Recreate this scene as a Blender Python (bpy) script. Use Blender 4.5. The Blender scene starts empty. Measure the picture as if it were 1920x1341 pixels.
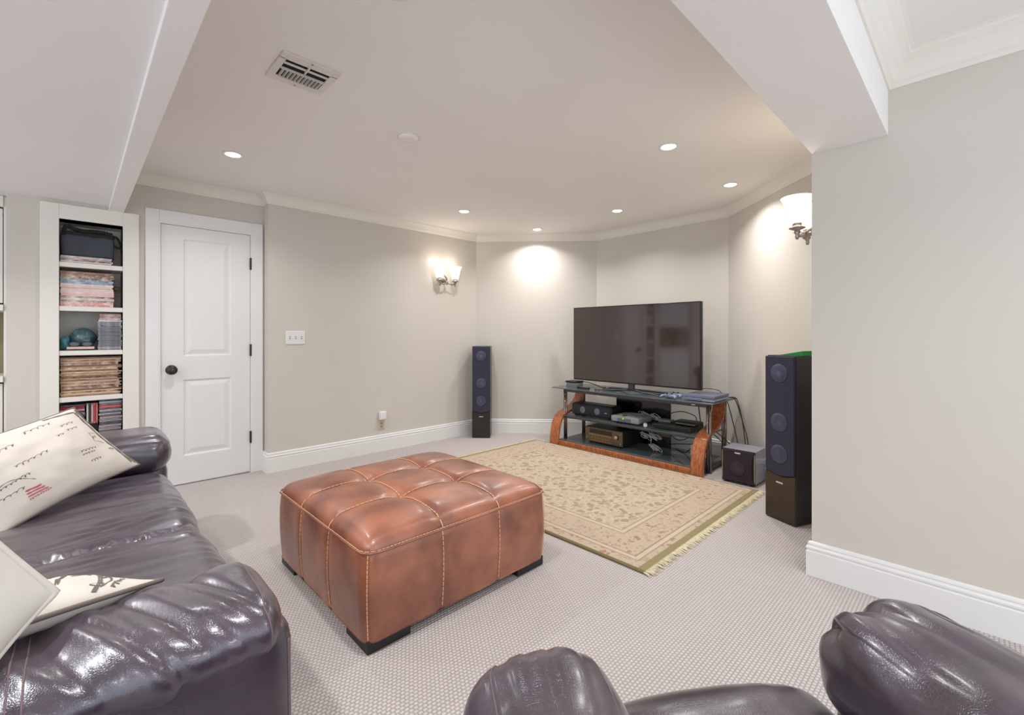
import bpy, bmesh, math, random
from mathutils import Vector, Matrix, noise
random.seed(7)
C = bpy.context.scene.collection
PI = math.pi
V3 = Vector

# ------------------------------------------------------------------ camera
cam_d = bpy.data.cameras.new('camera'); cam = bpy.data.objects.new('camera', cam_d); C.objects.link(cam)
cam.location = (0, 0, 1.175); cam.rotation_euler = (PI/2, 0, math.radians(45.9-90))
cam_d.sensor_width = 36; cam_d.lens = 848/1920*36; cam_d.shift_y = -(670.5-628)/1920; cam_d.clip_start = .02
bpy.context.scene.camera = cam
# ------------------------------------------------------------------ world and exposure
wd = bpy.data.worlds.new('world'); bpy.context.scene.world = wd; wd.use_nodes = True
wd.node_tree.nodes['Background'].inputs[0].default_value = (.86, .94, 1.05, 1)
WORLD = 1.68  # uniform fill light entering through the rear, which is left open for it
wd.node_tree.nodes['Background'].inputs[1].default_value = WORLD
vs = bpy.context.scene.view_settings
vs.view_transform = 'Standard'; vs.look = 'None'; vs.gamma = 1; vs.use_curve_mapping = False
vs.exposure = 0.23
LAMP_W = 6.4      # watts of one recessed downlight
SCONCE_W = .4     # watts of one sconce bulb

# ------------------------------------------------------------------ materials
MATS = {}
def srgb(r, g, b):
    f = lambda c: (c/255/12.92 if c/255 <= .04045 else ((c/255+.055)/1.055)**2.4)
    return (f(r), f(g), f(b))
def mat(name, col, rough=.5, metal=0, spec=.5, var=0, vscale=8, col2=None, bump=0, bscale=200, coat=0, emit=0, alpha=1, trans=0, bdist=.001):
    if name in MATS: return MATS[name]
    m = bpy.data.materials.new(name); m.use_nodes = True
    nt = m.node_tree; b = nt.nodes['Principled BSDF']
    b.inputs['Base Color'].default_value = (*col, 1)
    b.inputs['Roughness'].default_value = rough; b.inputs['Metallic'].default_value = metal
    b.inputs['Specular IOR Level'].default_value = spec; b.inputs['Coat Weight'].default_value = coat
    b.inputs['Coat Roughness'].default_value = .15
    b.inputs['Transmission Weight'].default_value = trans; b.inputs['Alpha'].default_value = alpha
    tc = nt.nodes.new('ShaderNodeTexCoord')
    n = nt.nodes.new('ShaderNodeTexNoise'); n.inputs['Scale'].default_value = vscale; n.inputs['Detail'].default_value = 4
    nt.links.new(tc.outputs['Object'], n.inputs['Vector'])
    r = nt.nodes.new('ShaderNodeValToRGB')
    c2 = col2 or tuple(c*(1-var) for c in col)
    r.color_ramp.elements[0].position = .35; r.color_ramp.elements[1].position = .65
    r.color_ramp.elements[0].color = (*c2, 1); r.color_ramp.elements[1].color = (*col, 1)
    nt.links.new(n.outputs['Fac'], r.inputs['Fac']); nt.links.new(r.outputs['Color'], b.inputs['Base Color'])
    if bump:
        n2 = nt.nodes.new('ShaderNodeTexNoise'); n2.inputs['Scale'].default_value = bscale; n2.inputs['Detail'].default_value = 3
        nt.links.new(tc.outputs['Object'], n2.inputs['Vector'])
        bp = nt.nodes.new('ShaderNodeBump'); bp.inputs['Strength'].default_value = bump; bp.inputs['Distance'].default_value = bdist
        nt.links.new(n2.outputs['Fac'], bp.inputs['Height']); nt.links.new(bp.outputs['Normal'], b.inputs['Normal'])
    if emit:
        b.inputs['Emission Color'].default_value = (*col, 1); b.inputs['Emission Strength'].default_value = emit
    MATS[name] = m
    return m

class NT:
    """tiny node helper for the woven materials"""
    def __init__(s, name):
        s.m = bpy.data.materials.new(name); s.m.use_nodes = True; s.t = s.m.node_tree; s.b = s.t.nodes['Principled BSDF']
        s.tc = s.t.nodes.new('ShaderNodeTexCoord')
        MATS[name] = s.m
    def n(s, typ, **kw):
        nd = s.t.nodes.new(typ)
        for k, v in kw.items(): setattr(nd, k, v)
        return nd
    def link(s, a, b): s.t.links.new(a, b)
    def math(s, op, a, b=None, c=None, clamp=False):
        nd = s.n('ShaderNodeMath', operation=op, use_clamp=clamp)
        for i, v in enumerate((a, b, c)):
            if v is None: continue
            if isinstance(v, (int, float)): nd.inputs[i].default_value = v
            else: s.link(v, nd.inputs[i])
        return nd.outputs[0]
    def mix(s, f, a, b):
        nd = s.n('ShaderNodeMix', data_type='RGBA')
        for i, v in ((0, f), (6, a), (7, b)):
            if isinstance(v, (int, float)): nd.inputs[i].default_value = v
            elif isinstance(v, tuple): nd.inputs[i].default_value = (*v, 1)
            else: s.link(v, nd.inputs[i])
        return nd.outputs[2]
    def noise(s, scale, detail=3, vec=None):
        nd = s.n('ShaderNodeTexNoise'); nd.inputs['Scale'].default_value = scale; nd.inputs['Detail'].default_value = detail
        s.link(vec or s.tc.outputs['Object'], nd.inputs['Vector']); return nd.outputs['Fac']
    def xyz(s):
        nd = s.n('ShaderNodeSeparateXYZ'); s.link(s.tc.outputs['Object'], nd.inputs[0]); return nd.outputs
    def bump(s, h, strength, dist):
        nd = s.n('ShaderNodeBump'); nd.inputs['Strength'].default_value = strength; nd.inputs['Distance'].default_value = dist
        s.link(h, nd.inputs['Height']); s.link(nd.outputs['Normal'], s.b.inputs['Normal'])

def carpet_mat():
    k = NT('carpet_berber'); x, y, z = k.xyz()
    # loops in straight rows along x, every second row shifted by half a loop
    px, py = .0165, .0135
    row = k.math('FLOOR', k.math('DIVIDE', y, py))
    sh = k.math('MULTIPLY', k.math('MODULO', k.math('ABSOLUTE', row), 2.0), .5)
    a = k.math('ABSOLUTE', k.math('SINE', k.math('MULTIPLY', k.math('ADD', k.math('DIVIDE', x, px), sh), PI)))
    b = k.math('ABSOLUTE', k.math('SINE', k.math('MULTIPLY', k.math('DIVIDE', y, py), PI)))
    h = k.math('MULTIPLY', k.math('POWER', a, .6), k.math('POWER', b, .6))
    base = k.mix(k.noise(3), srgb(204, 197, 195), srgb(212, 206, 204))
    pit = k.mix(k.noise(120), srgb(156, 145, 138), srgb(176, 165, 159))
    k.link(k.mix(h, pit, base), k.b.inputs['Base Color'])
    k.b.inputs['Roughness'].default_value = .95; k.b.inputs['Specular IOR Level'].default_value = .1
    k.bump(h, .7, .004)
    return k.m
def rug_mat(hx, hy):
    """tan floral rug: field, inner line, floral border, plain olive band at the short ends"""
    k = NT('rug_woven'); x, y, z = k.xyz()
    dx = k.math('SUBTRACT', hx, k.math('ABSOLUTE', x)); dy = k.math('SUBTRACT', hy, k.math('ABSOLUTE', y))
    d = k.math('MINIMUM', dx, dy)
    def vor(scale, off=0):
        v = k.n('ShaderNodeTexVoronoi', feature='F1'); v.inputs['Scale'].default_value = scale
        mp = k.n('ShaderNodeMapping'); mp.inputs['Location'].default_value = (off, off*.7, 0)
        # slight warp so that the motifs look like leaves and petals
        w = k.n('ShaderNodeTexNoise'); w.inputs['Scale'].default_value = 9; k.link(k.tc.outputs['Object'], w.inputs['Vector'])
        vm = k.n('ShaderNodeVectorMath', operation='MULTIPLY_ADD'); k.link(w.outputs['Color'], vm.inputs[0])
        vm.inputs[1].default_value = (.12, .12, 0); k.link(k.tc.outputs['Object'], vm.inputs[2])
        k.link(vm.outputs[0], mp.inputs[0]); k.link(mp.outputs[0], v.inputs['Vector']); return v
    def step(v, lo, hi):
        nd = k.n('ShaderNodeMapRange'); nd.interpolation_type = 'SMOOTHSTEP'
        k.link(v, nd.inputs[0]); nd.inputs[1].default_value = lo; nd.inputs[2].default_value = hi; return nd.outputs[0]
    tan, cream, olive, green, rose, brown = srgb(214, 194, 166), srgb(230, 215, 190), srgb(168, 150, 120), srgb(118, 106, 80), srgb(192, 130, 114), srgb(140, 116, 94)
    v1, v2, v3 = vor(16), vor(34, 3.1), vor(24, 7.7)
    f = k.mix(step(v1.outputs['Distance'], .28, .42), srgb(180, 160, 130), tan)
    ring = k.math('MULTIPLY', step(v1.outputs['Distance'], .42, .5), k.math('SUBTRACT', 1.0, step(v1.outputs['Distance'], .52, .62)))
    f = k.mix(k.math('MULTIPLY', ring, .7), f, cream)
    f = k.mix(k.math('MULTIPLY', k.math('SUBTRACT', 1.0, step(v2.outputs['Distance'], .12, .3)), .65), f, brown)
    f = k.mix(k.math('MULTIPLY', step(k.noise(16, 2), .56, .66), .6), f, olive)
    # border
    g = k.mix(step(v3.outputs['Distance'], .3, .42), srgb(198, 174, 148), srgb(214, 192, 168))
    g = k.mix(k.math('MULTIPLY', k.math('SUBTRACT', 1.0, step(v2.outputs['Distance'], .1, .27)), .8), g, green)
    g = k.mix(k.math('MULTIPLY', step(k.noise(7, 1), .57, .63), k.math('SUBTRACT', 1.0, step(v3.outputs['Distance'], .25, .45))), g, rose)
    colr = k.mix(step(d, .335, .34), g, f)
    for lo, hi, cc in ((.335, .345, olive), (.31, .333, cream), (.30, .31, olive), (.075, .085, olive), (.085, .11, cream), (.11, .118, brown)):
        band = k.math('MULTIPLY', step(d, lo, lo+.003), k.math('SUBTRACT', 1.0, step(d, hi, hi+.003)))
        colr = k.mix(k.math('MULTIPLY', band, .75), colr, cc)
    # plain bands: olive at the ends, dark green binding along the sides
    colr = k.mix(k.math('SUBTRACT', 1.0, step(dy, .042, .046)), colr, srgb(160, 148, 110))
    colr = k.mix(k.math('SUBTRACT', 1.0, step(dx, .018, .021)), colr, srgb(128, 120, 84))
    colr = k.mix(k.math('MULTIPLY', k.noise(90, 3), .22), colr, srgb(120, 98, 70))
    inside = k.math('MULTIPLY', step(dy, .042, .046), step(dx, .018, .021))
    colr = k.mix(k.math('MULTIPLY', inside, .15), colr, srgb(200, 186, 168))
    colr = k.mix(.16, colr, srgb(70, 62, 60))
    k.link(colr, k.b.inputs['Base Color'])
    k.b.inputs['Roughness'].default_value = .95; k.b.inputs['Specular IOR Level'].default_value = .1
    k.bump(k.noise(420, 2), .5, .002)
    return k.m
def leather_mat(name, dark, light, rough, vscale, cell=260, coat=0, spec=.5, crease=20, tint=(1, 1, 1), sheen=0):
    k = NT(name)
    r = k.n('ShaderNodeMapRange'); k.link(k.noise(vscale, 5), r.inputs[0]); r.inputs[1].default_value = .38; r.inputs[2].default_value = .64
    k.link(k.mix(r.outputs[0], dark, light), k.b.inputs['Base Color'])
    v = k.n('ShaderNodeTexVoronoi', feature='DISTANCE_TO_EDGE'); v.inputs['Scale'].default_value = cell
    k.link(k.tc.outputs['Object'], v.inputs['Vector'])
    h = k.math('ADD', k.math('MULTIPLY', k.math('MINIMUM', v.outputs['Distance'], .25), 1.2), k.math('MULTIPLY', k.noise(60, 4), .6))
    w = k.n('ShaderNodeMapping'); w.inputs['Rotation'].default_value = (0, .3, .5); w.inputs['Scale'].default_value = (1, 2.2, 1.4); k.link(k.tc.outputs['Object'], w.inputs[0])
    cr = k.math('ABSOLUTE', k.math('SUBTRACT', k.noise(16, 5, w.outputs[0]), .5))
    h = k.math('ADD', h, k.math('MULTIPLY', k.math('MINIMUM', cr, .06), crease))
    k.bump(h, .3, .0015)
    k.b.inputs['Specular Tint'].default_value = (*tint, 1)
    k.b.inputs['Sheen Weight'].default_value = sheen; k.b.inputs['Sheen Roughness'].default_value = .35; k.b.inputs['Sheen Tint'].default_value = (.8, .8, 1, 1)
    k.b.inputs['Roughness'].default_value = rough; k.b.inputs['Coat Weight'].default_value = coat; k.b.inputs['Coat Roughness'].default_value = .2
    k.b.inputs['Specular IOR Level'].default_value = spec
    return k.m
def wood_mat():
    k = NT('cherry_wood')
    mp = k.n('ShaderNodeMapping'); mp.inputs['Scale'].default_value = (14, 14, 3); k.link(k.tc.outputs['Object'], mp.inputs[0])
    f = k.noise(5, 6, mp.outputs[0])
    r = k.n('ShaderNodeMapRange'); k.link(f, r.inputs[0]); r.inputs[1].default_value = .35; r.inputs[2].default_value = .68
    k.link(k.mix(r.outputs[0], srgb(146, 78, 42), srgb(196, 118, 70)), k.b.inputs['Base Color'])
    k.b.inputs['Roughness'].default_value = .28; k.b.inputs['Coat Weight'].default_value = .4
    return k.m

m_wall = mat('wall_paint', srgb(211, 204, 194), .75, spec=.25, var=.02, vscale=2, bump=.08, bscale=500)
m_ceil = mat('ceiling_paint', srgb(240, 236, 232), .9, spec=.15, var=.015, vscale=2)
m_trim = mat('white_trim_paint', srgb(232, 231, 228), .4, spec=.4, var=.01)
m_crown = mat('cream_crown_paint', srgb(233, 228, 218), .5, spec=.35, var=.01)
m_case = mat('ivory_bookcase_paint', srgb(233, 229, 219), .45, spec=.35, var=.015)
m_carpet = carpet_mat()
m_dleather = leather_mat('dark_plum_leather', srgb(54, 42, 50), srgb(74, 60, 70), .29, 9, spec=1.0, coat=.6, crease=5, tint=(.86, .9, 1), sheen=.1)
m_bleather = leather_mat('brown_leather', srgb(122, 66, 44), srgb(172, 104, 74), .34, 4.5, 300, spec=.9, coat=.3, crease=3)
m_wood = wood_mat()
m_black = mat('black_plastic', srgb(24, 24, 27), .4, var=.15)
m_blackgloss = mat('black_gloss', srgb(14, 14, 17), .08, var=.1, spec=.6)
m_darkmet = mat('dark_bronze_metal', srgb(70, 64, 60), .35, .8, var=.15)
m_nickel = mat('brushed_nickel', srgb(168, 160, 152), .3, .9, var=.08)
m_chrome = mat('smoked_chrome', srgb(150, 136, 132), .16, .95, var=.05)
m_silver = mat('silver_badge', srgb(215, 215, 215), .25, .7, var=.05)
m_thread = mat('tan_thread', srgb(236, 190, 150), .8, var=.1)
m_dthread = mat('mauve_thread', srgb(120, 98, 102), .8, var=.1)

# ------------------------------------------------------------------ mesh helpers
class MB:
    def __init__(s): s.v = []; s.f = []
    def add(s, vs, fs):
        o = len(s.v); s.v += [V3(p) for p in vs]; s.f += [tuple(i+o for i in f) for f in fs]; return s
    def box(s, lo, hi, M=None):
        (a, b, c), (d, e, f) = lo, hi
        vs = [V3(p) for p in ((a,b,c),(d,b,c),(d,e,c),(a,e,c),(a,b,f),(d,b,f),(d,e,f),(a,e,f))]
        if M: vs = [M @ p for p in vs]
        return s.add(vs, [(0,3,2,1),(4,5,6,7),(0,1,5,4),(1,2,6,5),(2,3,7,6),(3,0,4,7)])
    def prism(s, poly, h0, h1, fn):
        """poly: 2-D outline, fn(u, v, h) -> point"""
        n = len(poly); vs = [fn(u, v, h0) for u, v in poly]+[fn(u, v, h1) for u, v in poly]
        fs = [tuple(range(n-1, -1, -1)), tuple(range(n, 2*n))]+[(i, (i+1) % n, n+(i+1) % n, n+i) for i in range(n)]
        return s.add(vs, fs)
    def lathe(s, prof, M=None, n=24, cap=True):
        vs = []; fs = []
        for r, z in prof:
            for i in range(n):
                a = 2*PI*i/n; p = V3((r*math.cos(a), r*math.sin(a), z)); vs.append(M @ p if M else p)
        k = len(prof)
        for j in range(k-1):
            for i in range(n): fs.append((j*n+i, j*n+(i+1) % n, (j+1)*n+(i+1) % n, (j+1)*n+i))
        if cap: fs.append(tuple(range(n-1, -1, -1))); fs.append(tuple((k-1)*n+i for i in range(n)))
        return s.add(vs, fs)
    def tube(s, pts, r, n=8, close=False):
        pts = [V3(p) for p in pts]; k = len(pts); vs = []; fs = []
        up = V3((0, 0, 1))
        t0 = (pts[1]-pts[0]).normalized()
        u = t0.cross(up)
        if u.length < .1: u = t0.cross(V3((1, 0, 0)))
        u.normalize()
        for j, p in enumerate(pts):
            if close: t = pts[(j+1) % k]-pts[j-1]
            else: t = pts[min(j+1, k-1)]-pts[max(j-1, 0)]
            t.normalize(); u = (u-t*u.dot(t))
            if u.length < 1e-5: u = t.orthogonal()
            u.normalize(); w = t.cross(u)
            rr = r[j] if isinstance(r, (list, tuple)) else r
            for i in range(n):
                a = 2*PI*i/n; vs.append(p+(u*math.cos(a)+w*math.sin(a))*rr)
        for j in range(k if close else k-1):
            for i in range(n):
                fs.append((j*n+i, j*n+(i+1) % n, ((j+1) % k)*n+(i+1) % n, ((j+1) % k)*n+i))
        if not close: fs.append(tuple(range(n-1, -1, -1))); fs.append(tuple((k-1)*n+i for i in range(n)))
        return s.add(vs, fs)
    def build(s, name, m, parent=None, smooth=False, bevel=0, seg=2, loc=None):
        me = bpy.data.meshes.new(name)
        off = V3((0, 0, 0))
        if loc is not None: off = V3(loc)
        me.from_pydata([p-off for p in s.v], [], s.f); me.update()
        bm = bmesh.new(); bm.from_mesh(me); bmesh.ops.recalc_face_normals(bm, faces=bm.faces); bm.to_mesh(me); bm.free()
        me.materials.append(m)
        for p in me.polygons: p.use_smooth = smooth
        o = bpy.data.objects.new(name, me); C.objects.link(o); o.location = off
        if parent: o.parent = parent
        if bevel:
            b = o.modifiers.new('bevel', 'BEVEL'); b.width = bevel; b.segments = seg; b.limit_method = 'ANGLE'; b.angle_limit = .6
            for p in me.polygons: p.use_smooth = True
            o.modifiers.new('normals', 'WEIGHTED_NORMAL')
        return o
def box(lo, hi): return MB().box(lo, hi)
def thing(name, label, cat, loc=(0, 0, 0), rz=0, group=None):
    o = bpy.data.objects.new(name, None); C.objects.link(o); o.empty_display_size = .1
    o.location = loc; o.rotation_euler = (0, 0, rz); o['label'] = label; o['category'] = cat
    if group: o['group'] = group
    return o
def tag(o, label, cat, group=None, kind=None):
    o['label'] = label; o['category'] = cat
    if group: o['group'] = group
    if kind: o['kind'] = kind
    return o
def struct(o, label, cat): return tag(o, label, cat, None, 'structure')
def lift(o, loc, rz=0):
    """give an object whose mesh sits round the origin its place"""
    o.location = loc; o.rotation_euler = (0, 0, rz); return o
def sweep(poly, prof, closed_prof=True):
    """profile (outwards from wall, z) along a wall line walked with the room on the right"""
    P = [V3((x, y, 0)) for x, y in poly]; n = len(P); mb = MB(); vs = []; k = len(prof)
    def rn(a, b): d = (b-a).normalized(); return V3((d.y, -d.x, 0))
    for i, p in enumerate(P):
        ns = []
        if i > 0: ns.append(rn(P[i-1], p))
        if i < n-1: ns.append(rn(p, P[i+1]))
        m = ns[0] if len(ns) == 1 else (ns[0]+ns[1])/(1+ns[0].dot(ns[1]))
        for o, z in prof: vs.append(p+m*o+V3((0, 0, z)))
    fs = []
    for i in range(n-1):
        for j in range(k): fs.append((i*k+j, i*k+(j+1) % k, (i+1)*k+(j+1) % k, (i+1)*k+j))
    fs.append(tuple(range(k-1, -1, -1))); fs.append(tuple((n-1)*k+j for j in range(k)))
    return mb.add(vs, fs)
def rbox(lo, hi, r, n=(16, 16, 16), fn=None):
    """rounded box with dense faces; r corner radius (one value or one per axis); fn(p, nrm, q) -> p, q in -1..1"""
    lo, hi = V3(lo), V3(hi); c = (lo+hi)/2; h = (hi-lo)/2
    R = V3((r, r, r)) if isinstance(r, (int, float)) else V3(r)
    mb = MB(); idx = {}; vs = []; fs = []
    def warp(t, hh, rr):       # more rows in the rounded zone
        return math.copysign(1-(1-abs(t))**1.35, t)
    def vid(i, j, k):
        key = (i, j, k)
        if key in idx: return idx[key]
        q = V3([warp(2*a/m-1, 0, 0) for a, m in zip((i, j, k), n)])
        p = V3([q[a]*h[a] for a in range(3)])
        inner = V3([max(-(h[a]-R[a]), min(h[a]-R[a], p[a])) for a in range(3)])
        d = V3([(p[a]-inner[a])/R[a] for a in range(3)])
        if d.length > 1e-9:
            nn = d.normalized()
            # keep points of the faces on the face where only one axis is outside
            p = inner+V3([nn[a]*R[a] for a in range(3)]); nr = V3([nn[a]/R[a] for a in range(3)]).normalized()
        else: nr = V3((0, 0, 1))
        p = p+c
        if fn: p = fn(p, nr, q)
        vs.append(p); idx[key] = len(vs)-1; return idx[key]
    X, Y, Z = n
    for i in range(X):
        for j in range(Y):
            fs.append((vid(i,j,0), vid(i,j+1,0), vid(i+1,j+1,0), vid(i+1,j,0)))
            fs.append((vid(i,j,Z), vid(i+1,j,Z), vid(i+1,j+1,Z), vid(i,j+1,Z)))
        for k in range(Z):
            fs.append((vid(i,0,k), vid(i+1,0,k), vid(i+1,0,k+1), vid(i,0,k+1)))
            fs.append((vid(i,Y,k), vid(i,Y,k+1), vid(i+1,Y,k+1), vid(i+1,Y,k)))
    for j in range(Y):
        for k in range(Z):
            fs.append((vid(0,j,k), vid(0,j,k+1), vid(0,j+1,k+1), vid(0,j+1,k)))
            fs.append((vid(X,j,k), vid(X,j+1,k), vid(X,j+1,k+1), vid(X,j,k+1)))
    mb.add(vs, fs); mb.idx = idx; mb.n = n; return mb
def ring_x(mb, i, o=.0015):
    """closed line round a rounded box at grid column i"""
    X, Y, Z = mb.n
    ids = [(i, j, Z) for j in range(Y)]+[(i, Y, k) for k in range(Z, 0, -1)]+[(i, j, 0) for j in range(Y, 0, -1)]+[(i, 0, k) for k in range(Z)]
    return [mb.v[mb.idx[q]].copy() for q in ids]
def ns(x, y, z=0): return noise.noise(V3((x, y, z)))
def ridge(x): return 1-abs(x)*2
def bez(pts, n=24):
    """smooth Catmull-Rom line through the points"""
    P = [V3(p) for p in pts]; P = [2*P[0]-P[1]]+P+[2*P[-1]-P[-2]]; out = []
    m = len(P)-3
    for i in range(m):
        a, b, c, d = P[i:i+4]
        for k in range(max(2, n//m)):
            t = k/max(2, n//m); out.append(.5*((2*b)+(c-a)*t+(2*a-5*b+4*c-d)*t*t+(3*b-a-3*c+d)*t**3))
    return out+[P[-2]]

# ------------------------------------------------------------------ the room
HC = 2.375
W = [(-.31, 4.34), (1.19, 4.34), (1.19, 4.21), (3.48, 4.21), (4.47, 3.165), (4.47, 1.656), (3.455, .57), (2.6, .57), (2.6, -1.85)]
struct(box((-3.3, -1.9, -.1), (4.7, 5.0, 0)).build('floor', m_carpet), 'beige looped berber carpet covering the whole floor', 'floor')  # ends early behind the camera so world light reaches the ceiling
struct(box((.2, .35, HC), (4.7, 5.0, HC+.1)).build('ceiling', m_ceil), 'off-white painted ceiling with recessed downlights over the seating area', 'ceiling')
struct(box((-3.3, -1.9, HC), (4.7, .35, HC+.1)).build('ceiling_passage', m_ceil), 'off-white ceiling beyond the boxed beam beside the long plain wall', 'ceiling')
struct(box((-3.3, .57, 2.09), (.18, 4.9, HC+.1)).build('ceiling_soffit', m_ceil), 'low dropped ceiling over the sofa and the bookcase', 'ceiling')
struct(box((.18, .57, 2.062), (.262, 4.34, HC+.05)).build('trim_1', m_ceil, bevel=.002), 'narrow boxed edge beam ending on the bookcase frame', 'beam')
struct(box((-3.3, .28, 2.062), (2.6, .57, HC+.05)).build('trim_2', m_ceil, bevel=.002), 'wide boxed ceiling beam meeting the end of the plain wall', 'beam')
def wallseg(i, name, label):
    # straight wall piece with mitred outside
    prof = [(0, 0), (0, HC+.05), (-.12, HC+.05), (-.12, 0)]
    P = W[max(0, i-1):i+3]; full = sweep(P, prof); k = 4
    a = 1 if i > 0 else 0
    vs = full.v[a*k:(a+2)*k]
    mb = MB().add(vs, [(0,1,5,4),(1,2,6,5),(2,3,7,6),(3,0,4,7),(3,2,1,0),(4,5,6,7)])
    return struct(mb.build(name, m_wall), label, 'wall')
wallseg(2, 'wall_left', 'long beige wall with the light switches and one sconce')
wallseg(1, 'wall_jog', 'short return where the beige wall steps out beside the door')
wallseg(3, 'wall_corner', 'beige angled wall behind the corner tower speaker')
wallseg(4, 'wall_back', 'beige wall directly behind the television stand')
wallseg(5, 'wall_corner_right', 'beige angled wall with the sconce near the subwoofer')
wallseg(6, 'wall_return', 'hidden beige wall end behind the tower speaker with the green sheet')
wallseg(7, 'wall_right', 'plain grey-beige wall beside the armchair')
# door wall with its three openings
dw = MB()
Yd = 4.34; T = .12
for lo, hi in (((-.31, Yd, 0), (-.071, Yd+T, 2.4)), ((-.071, Yd, 0), (.256, Yd+T, .2)), ((-.071, Yd, 1.963), (.256, Yd+T, 2.4)),
               ((.256, Yd, 0), (.455, Yd+T, 2.4)), ((.455, Yd, 2.045), (1.10, Yd+T, 2.4)), ((1.10, Yd, 0), (1.19, Yd+T, 2.4)),
               ((-3.3, Yd, 0), (-1.7, Yd+T, 2.4)), ((-1.7, Yd, 2.07), (-.31, Yd+T, 2.4))):
    dw.box(lo, hi)
struct(dw.build('wall_door', m_wall), 'beige wall around the white door and the built-in bookcase', 'wall')

# baseboards: tall board with stepped cap
bp = [(0, 0), (.02, 0), (.02, .118), (.0165, .122), (.0165, .127), (.02, .131), (.02, .139), (.0135, .144), (.0125, .149), (.015, .153), (.013, .161), (.005, .166), (0, .166)]
def cut(a, b, t): return (a[0]+(b[0]-a[0])*t, a[1]+(b[1]-a[1])*t)
struct(sweep([(1.176, 4.34), (1.19, 4.34), (1.19, 4.21), (3.48, 4.21)], bp).build('baseboard_left', m_trim), 'tall white stepped baseboard under the light switches', 'baseboard')
struct(sweep([(3.48, 4.21), (4.47, 3.165), (4.47, 1.656), (3.455, .57), (2.6, .57)], bp).build('baseboard_back', m_trim), 'tall white stepped baseboard around the television corner', 'baseboard')
struct(sweep([(2.8, .57), (2.6, .57), (2.6, -1.85)], bp).build('baseboard_right', m_trim), 'tall white stepped baseboard along the plain wall by the armchair', 'baseboard')
struct(MB().box((.347, 4.322, 0), (.384, 4.34, .166)).build('baseboard_door', m_trim, bevel=.003), 'short white baseboard between bookcase and door', 'baseboard')
# crown mouldings
def crown(h, o): return [(0, HC-h), (.08*o, HC-h), (.16*o, HC-h*.88), (.26*o, HC-h*.8), (.38*o, HC-h*.58), (.58*o, HC-h*.34), (.78*o, HC-h*.2), (.86*o, HC-h*.16), (.88*o, HC-h*.06), (o, HC-h*.02), (o, HC+.01), (0, HC+.01)]
struct(sweep([(.262, 4.34)]+W[1:7]+[(-.2, .57)][:0]+[(3.455, .57), (.3, .57)][1:], crown(.082, .065)).build('trim_3', m_crown), 'cream crown moulding around the ceiling of the television area', 'moulding')
struct(sweep([(-3.2, .28), (2.6, .28), (2.6, -1.85)], crown(.115, .095)).build('trim_4', m_crown), 'cream layered crown moulding above the plain wall', 'moulding')

# ------------------------------------------------------------------ door
D = thing('door_1', 'white two-panel interior door in a wide white casing, with dark round knob', 'door', (.78, 4.34, 0)); D['kind'] = 'structure'
def dloc(lo, hi): return (V3(lo)-V3((.78, 4.34, 0)), V3(hi)-V3((.78, 4.34, 0)))
for lo, hi in (((.384, 4.318, 0), (.466, 4.345, 2.128)), ((1.092, 4.318, 0), (1.178, 4.345, 2.128))):
    box(*dloc(lo, hi)).build('casing_side', m_trim, D, bevel=.003)
box(*dloc((.466, 4.318, 2.036), (1.092, 4.345, 2.128))).build('casing_head', m_trim, D, bevel=.003)
box(*dloc((.458, 4.32, 0), (.474, 4.45, 2.04))).build('jamb', m_trim, D); box(*dloc((1.084, 4.32, 0), (1.098, 4.45, 2.04))).build('jamb', m_trim, D)
box(*dloc((.474, 4.32, 2.026), (1.084, 4.45, 2.042))).build('jamb', m_trim, D)
def door_slab():
    mb = MB(); x0, x1, z0, z1 = .477, 1.081, .012, 2.023; yf = 4.333; yb = 4.37
    panels = [(.618, .942, .226, .824), (.618, .942, 1.008, 1.924)]
    # face built as strips around the panels, panels as stepped insets
    xs = [x0, .618, .942, x1]; zs = [z0, .226, .824, 1.008, 1.924, z1]
    vs = []; fs = []
    def quad(a, b, c, d): o = len(vs); vs.extend([a, b, c, d]); fs.append((o, o+1, o+2, o+3))
    for i in range(3):
        for j in range(5):
            if i == 1 and j in (1, 3): continue
            quad((xs[i], yf, zs[j]), (xs[i+1], yf, zs[j]), (xs[i+1], yf, zs[j+1]), (xs[i], yf, zs[j+1]))
    for a, b, c, d in panels:
        rings = [(0, yf), (.006, yf+.007), (.012, yf+.009), (.018, yf+.009), (.05, yf+.001), (.052, yf+.001)]
        for (o, y), (o2, y2) in zip(rings, rings[1:]):
            A = [(a+o, y, c+o), (b-o, y, c+o), (b-o, y, d-o), (a+o, y, d-o)]; B = [(a+o2, y2, c+o2), (b-o2, y2, c+o2), (b-o2, y2, d-o2), (a+o2, y2, d-o2)]
            for q in range(4): quad(A[q], A[(q+1) % 4], B[(q+1) % 4], B[q])
        o, y = rings[-1]; quad((a+o, y, c+o), (b-o, y, c+o), (b-o, y, d-o), (a+o, y, d-o))
    mb.add(vs, fs); mb.box((x0, yf+.012, z0), (x1, yb, z1))
    quads = [((x0, x0), (z0, z1)), ((x1, x1), (z0, z1))]
    mb.add([(x0, yf, z0), (x0, yb, z0), (x0, yb, z1), (x0, yf, z1), (x1, yf, z0), (x1, yb, z0), (x1, yb, z1), (x1, yf, z1)], [(0, 1, 2, 3), (4, 7, 6, 5), (0, 4, 5, 1), (3, 2, 6, 7)])
    mb.v = [p-V3((.78, 4.34, 0)) for p in mb.v]; return mb
slab = door_slab().build('slab', m_trim, D)
K = Matrix.Translation((.54-.78, -.007, .905)) @ Matrix.Rotation(PI/2, 4, 'X')
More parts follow.
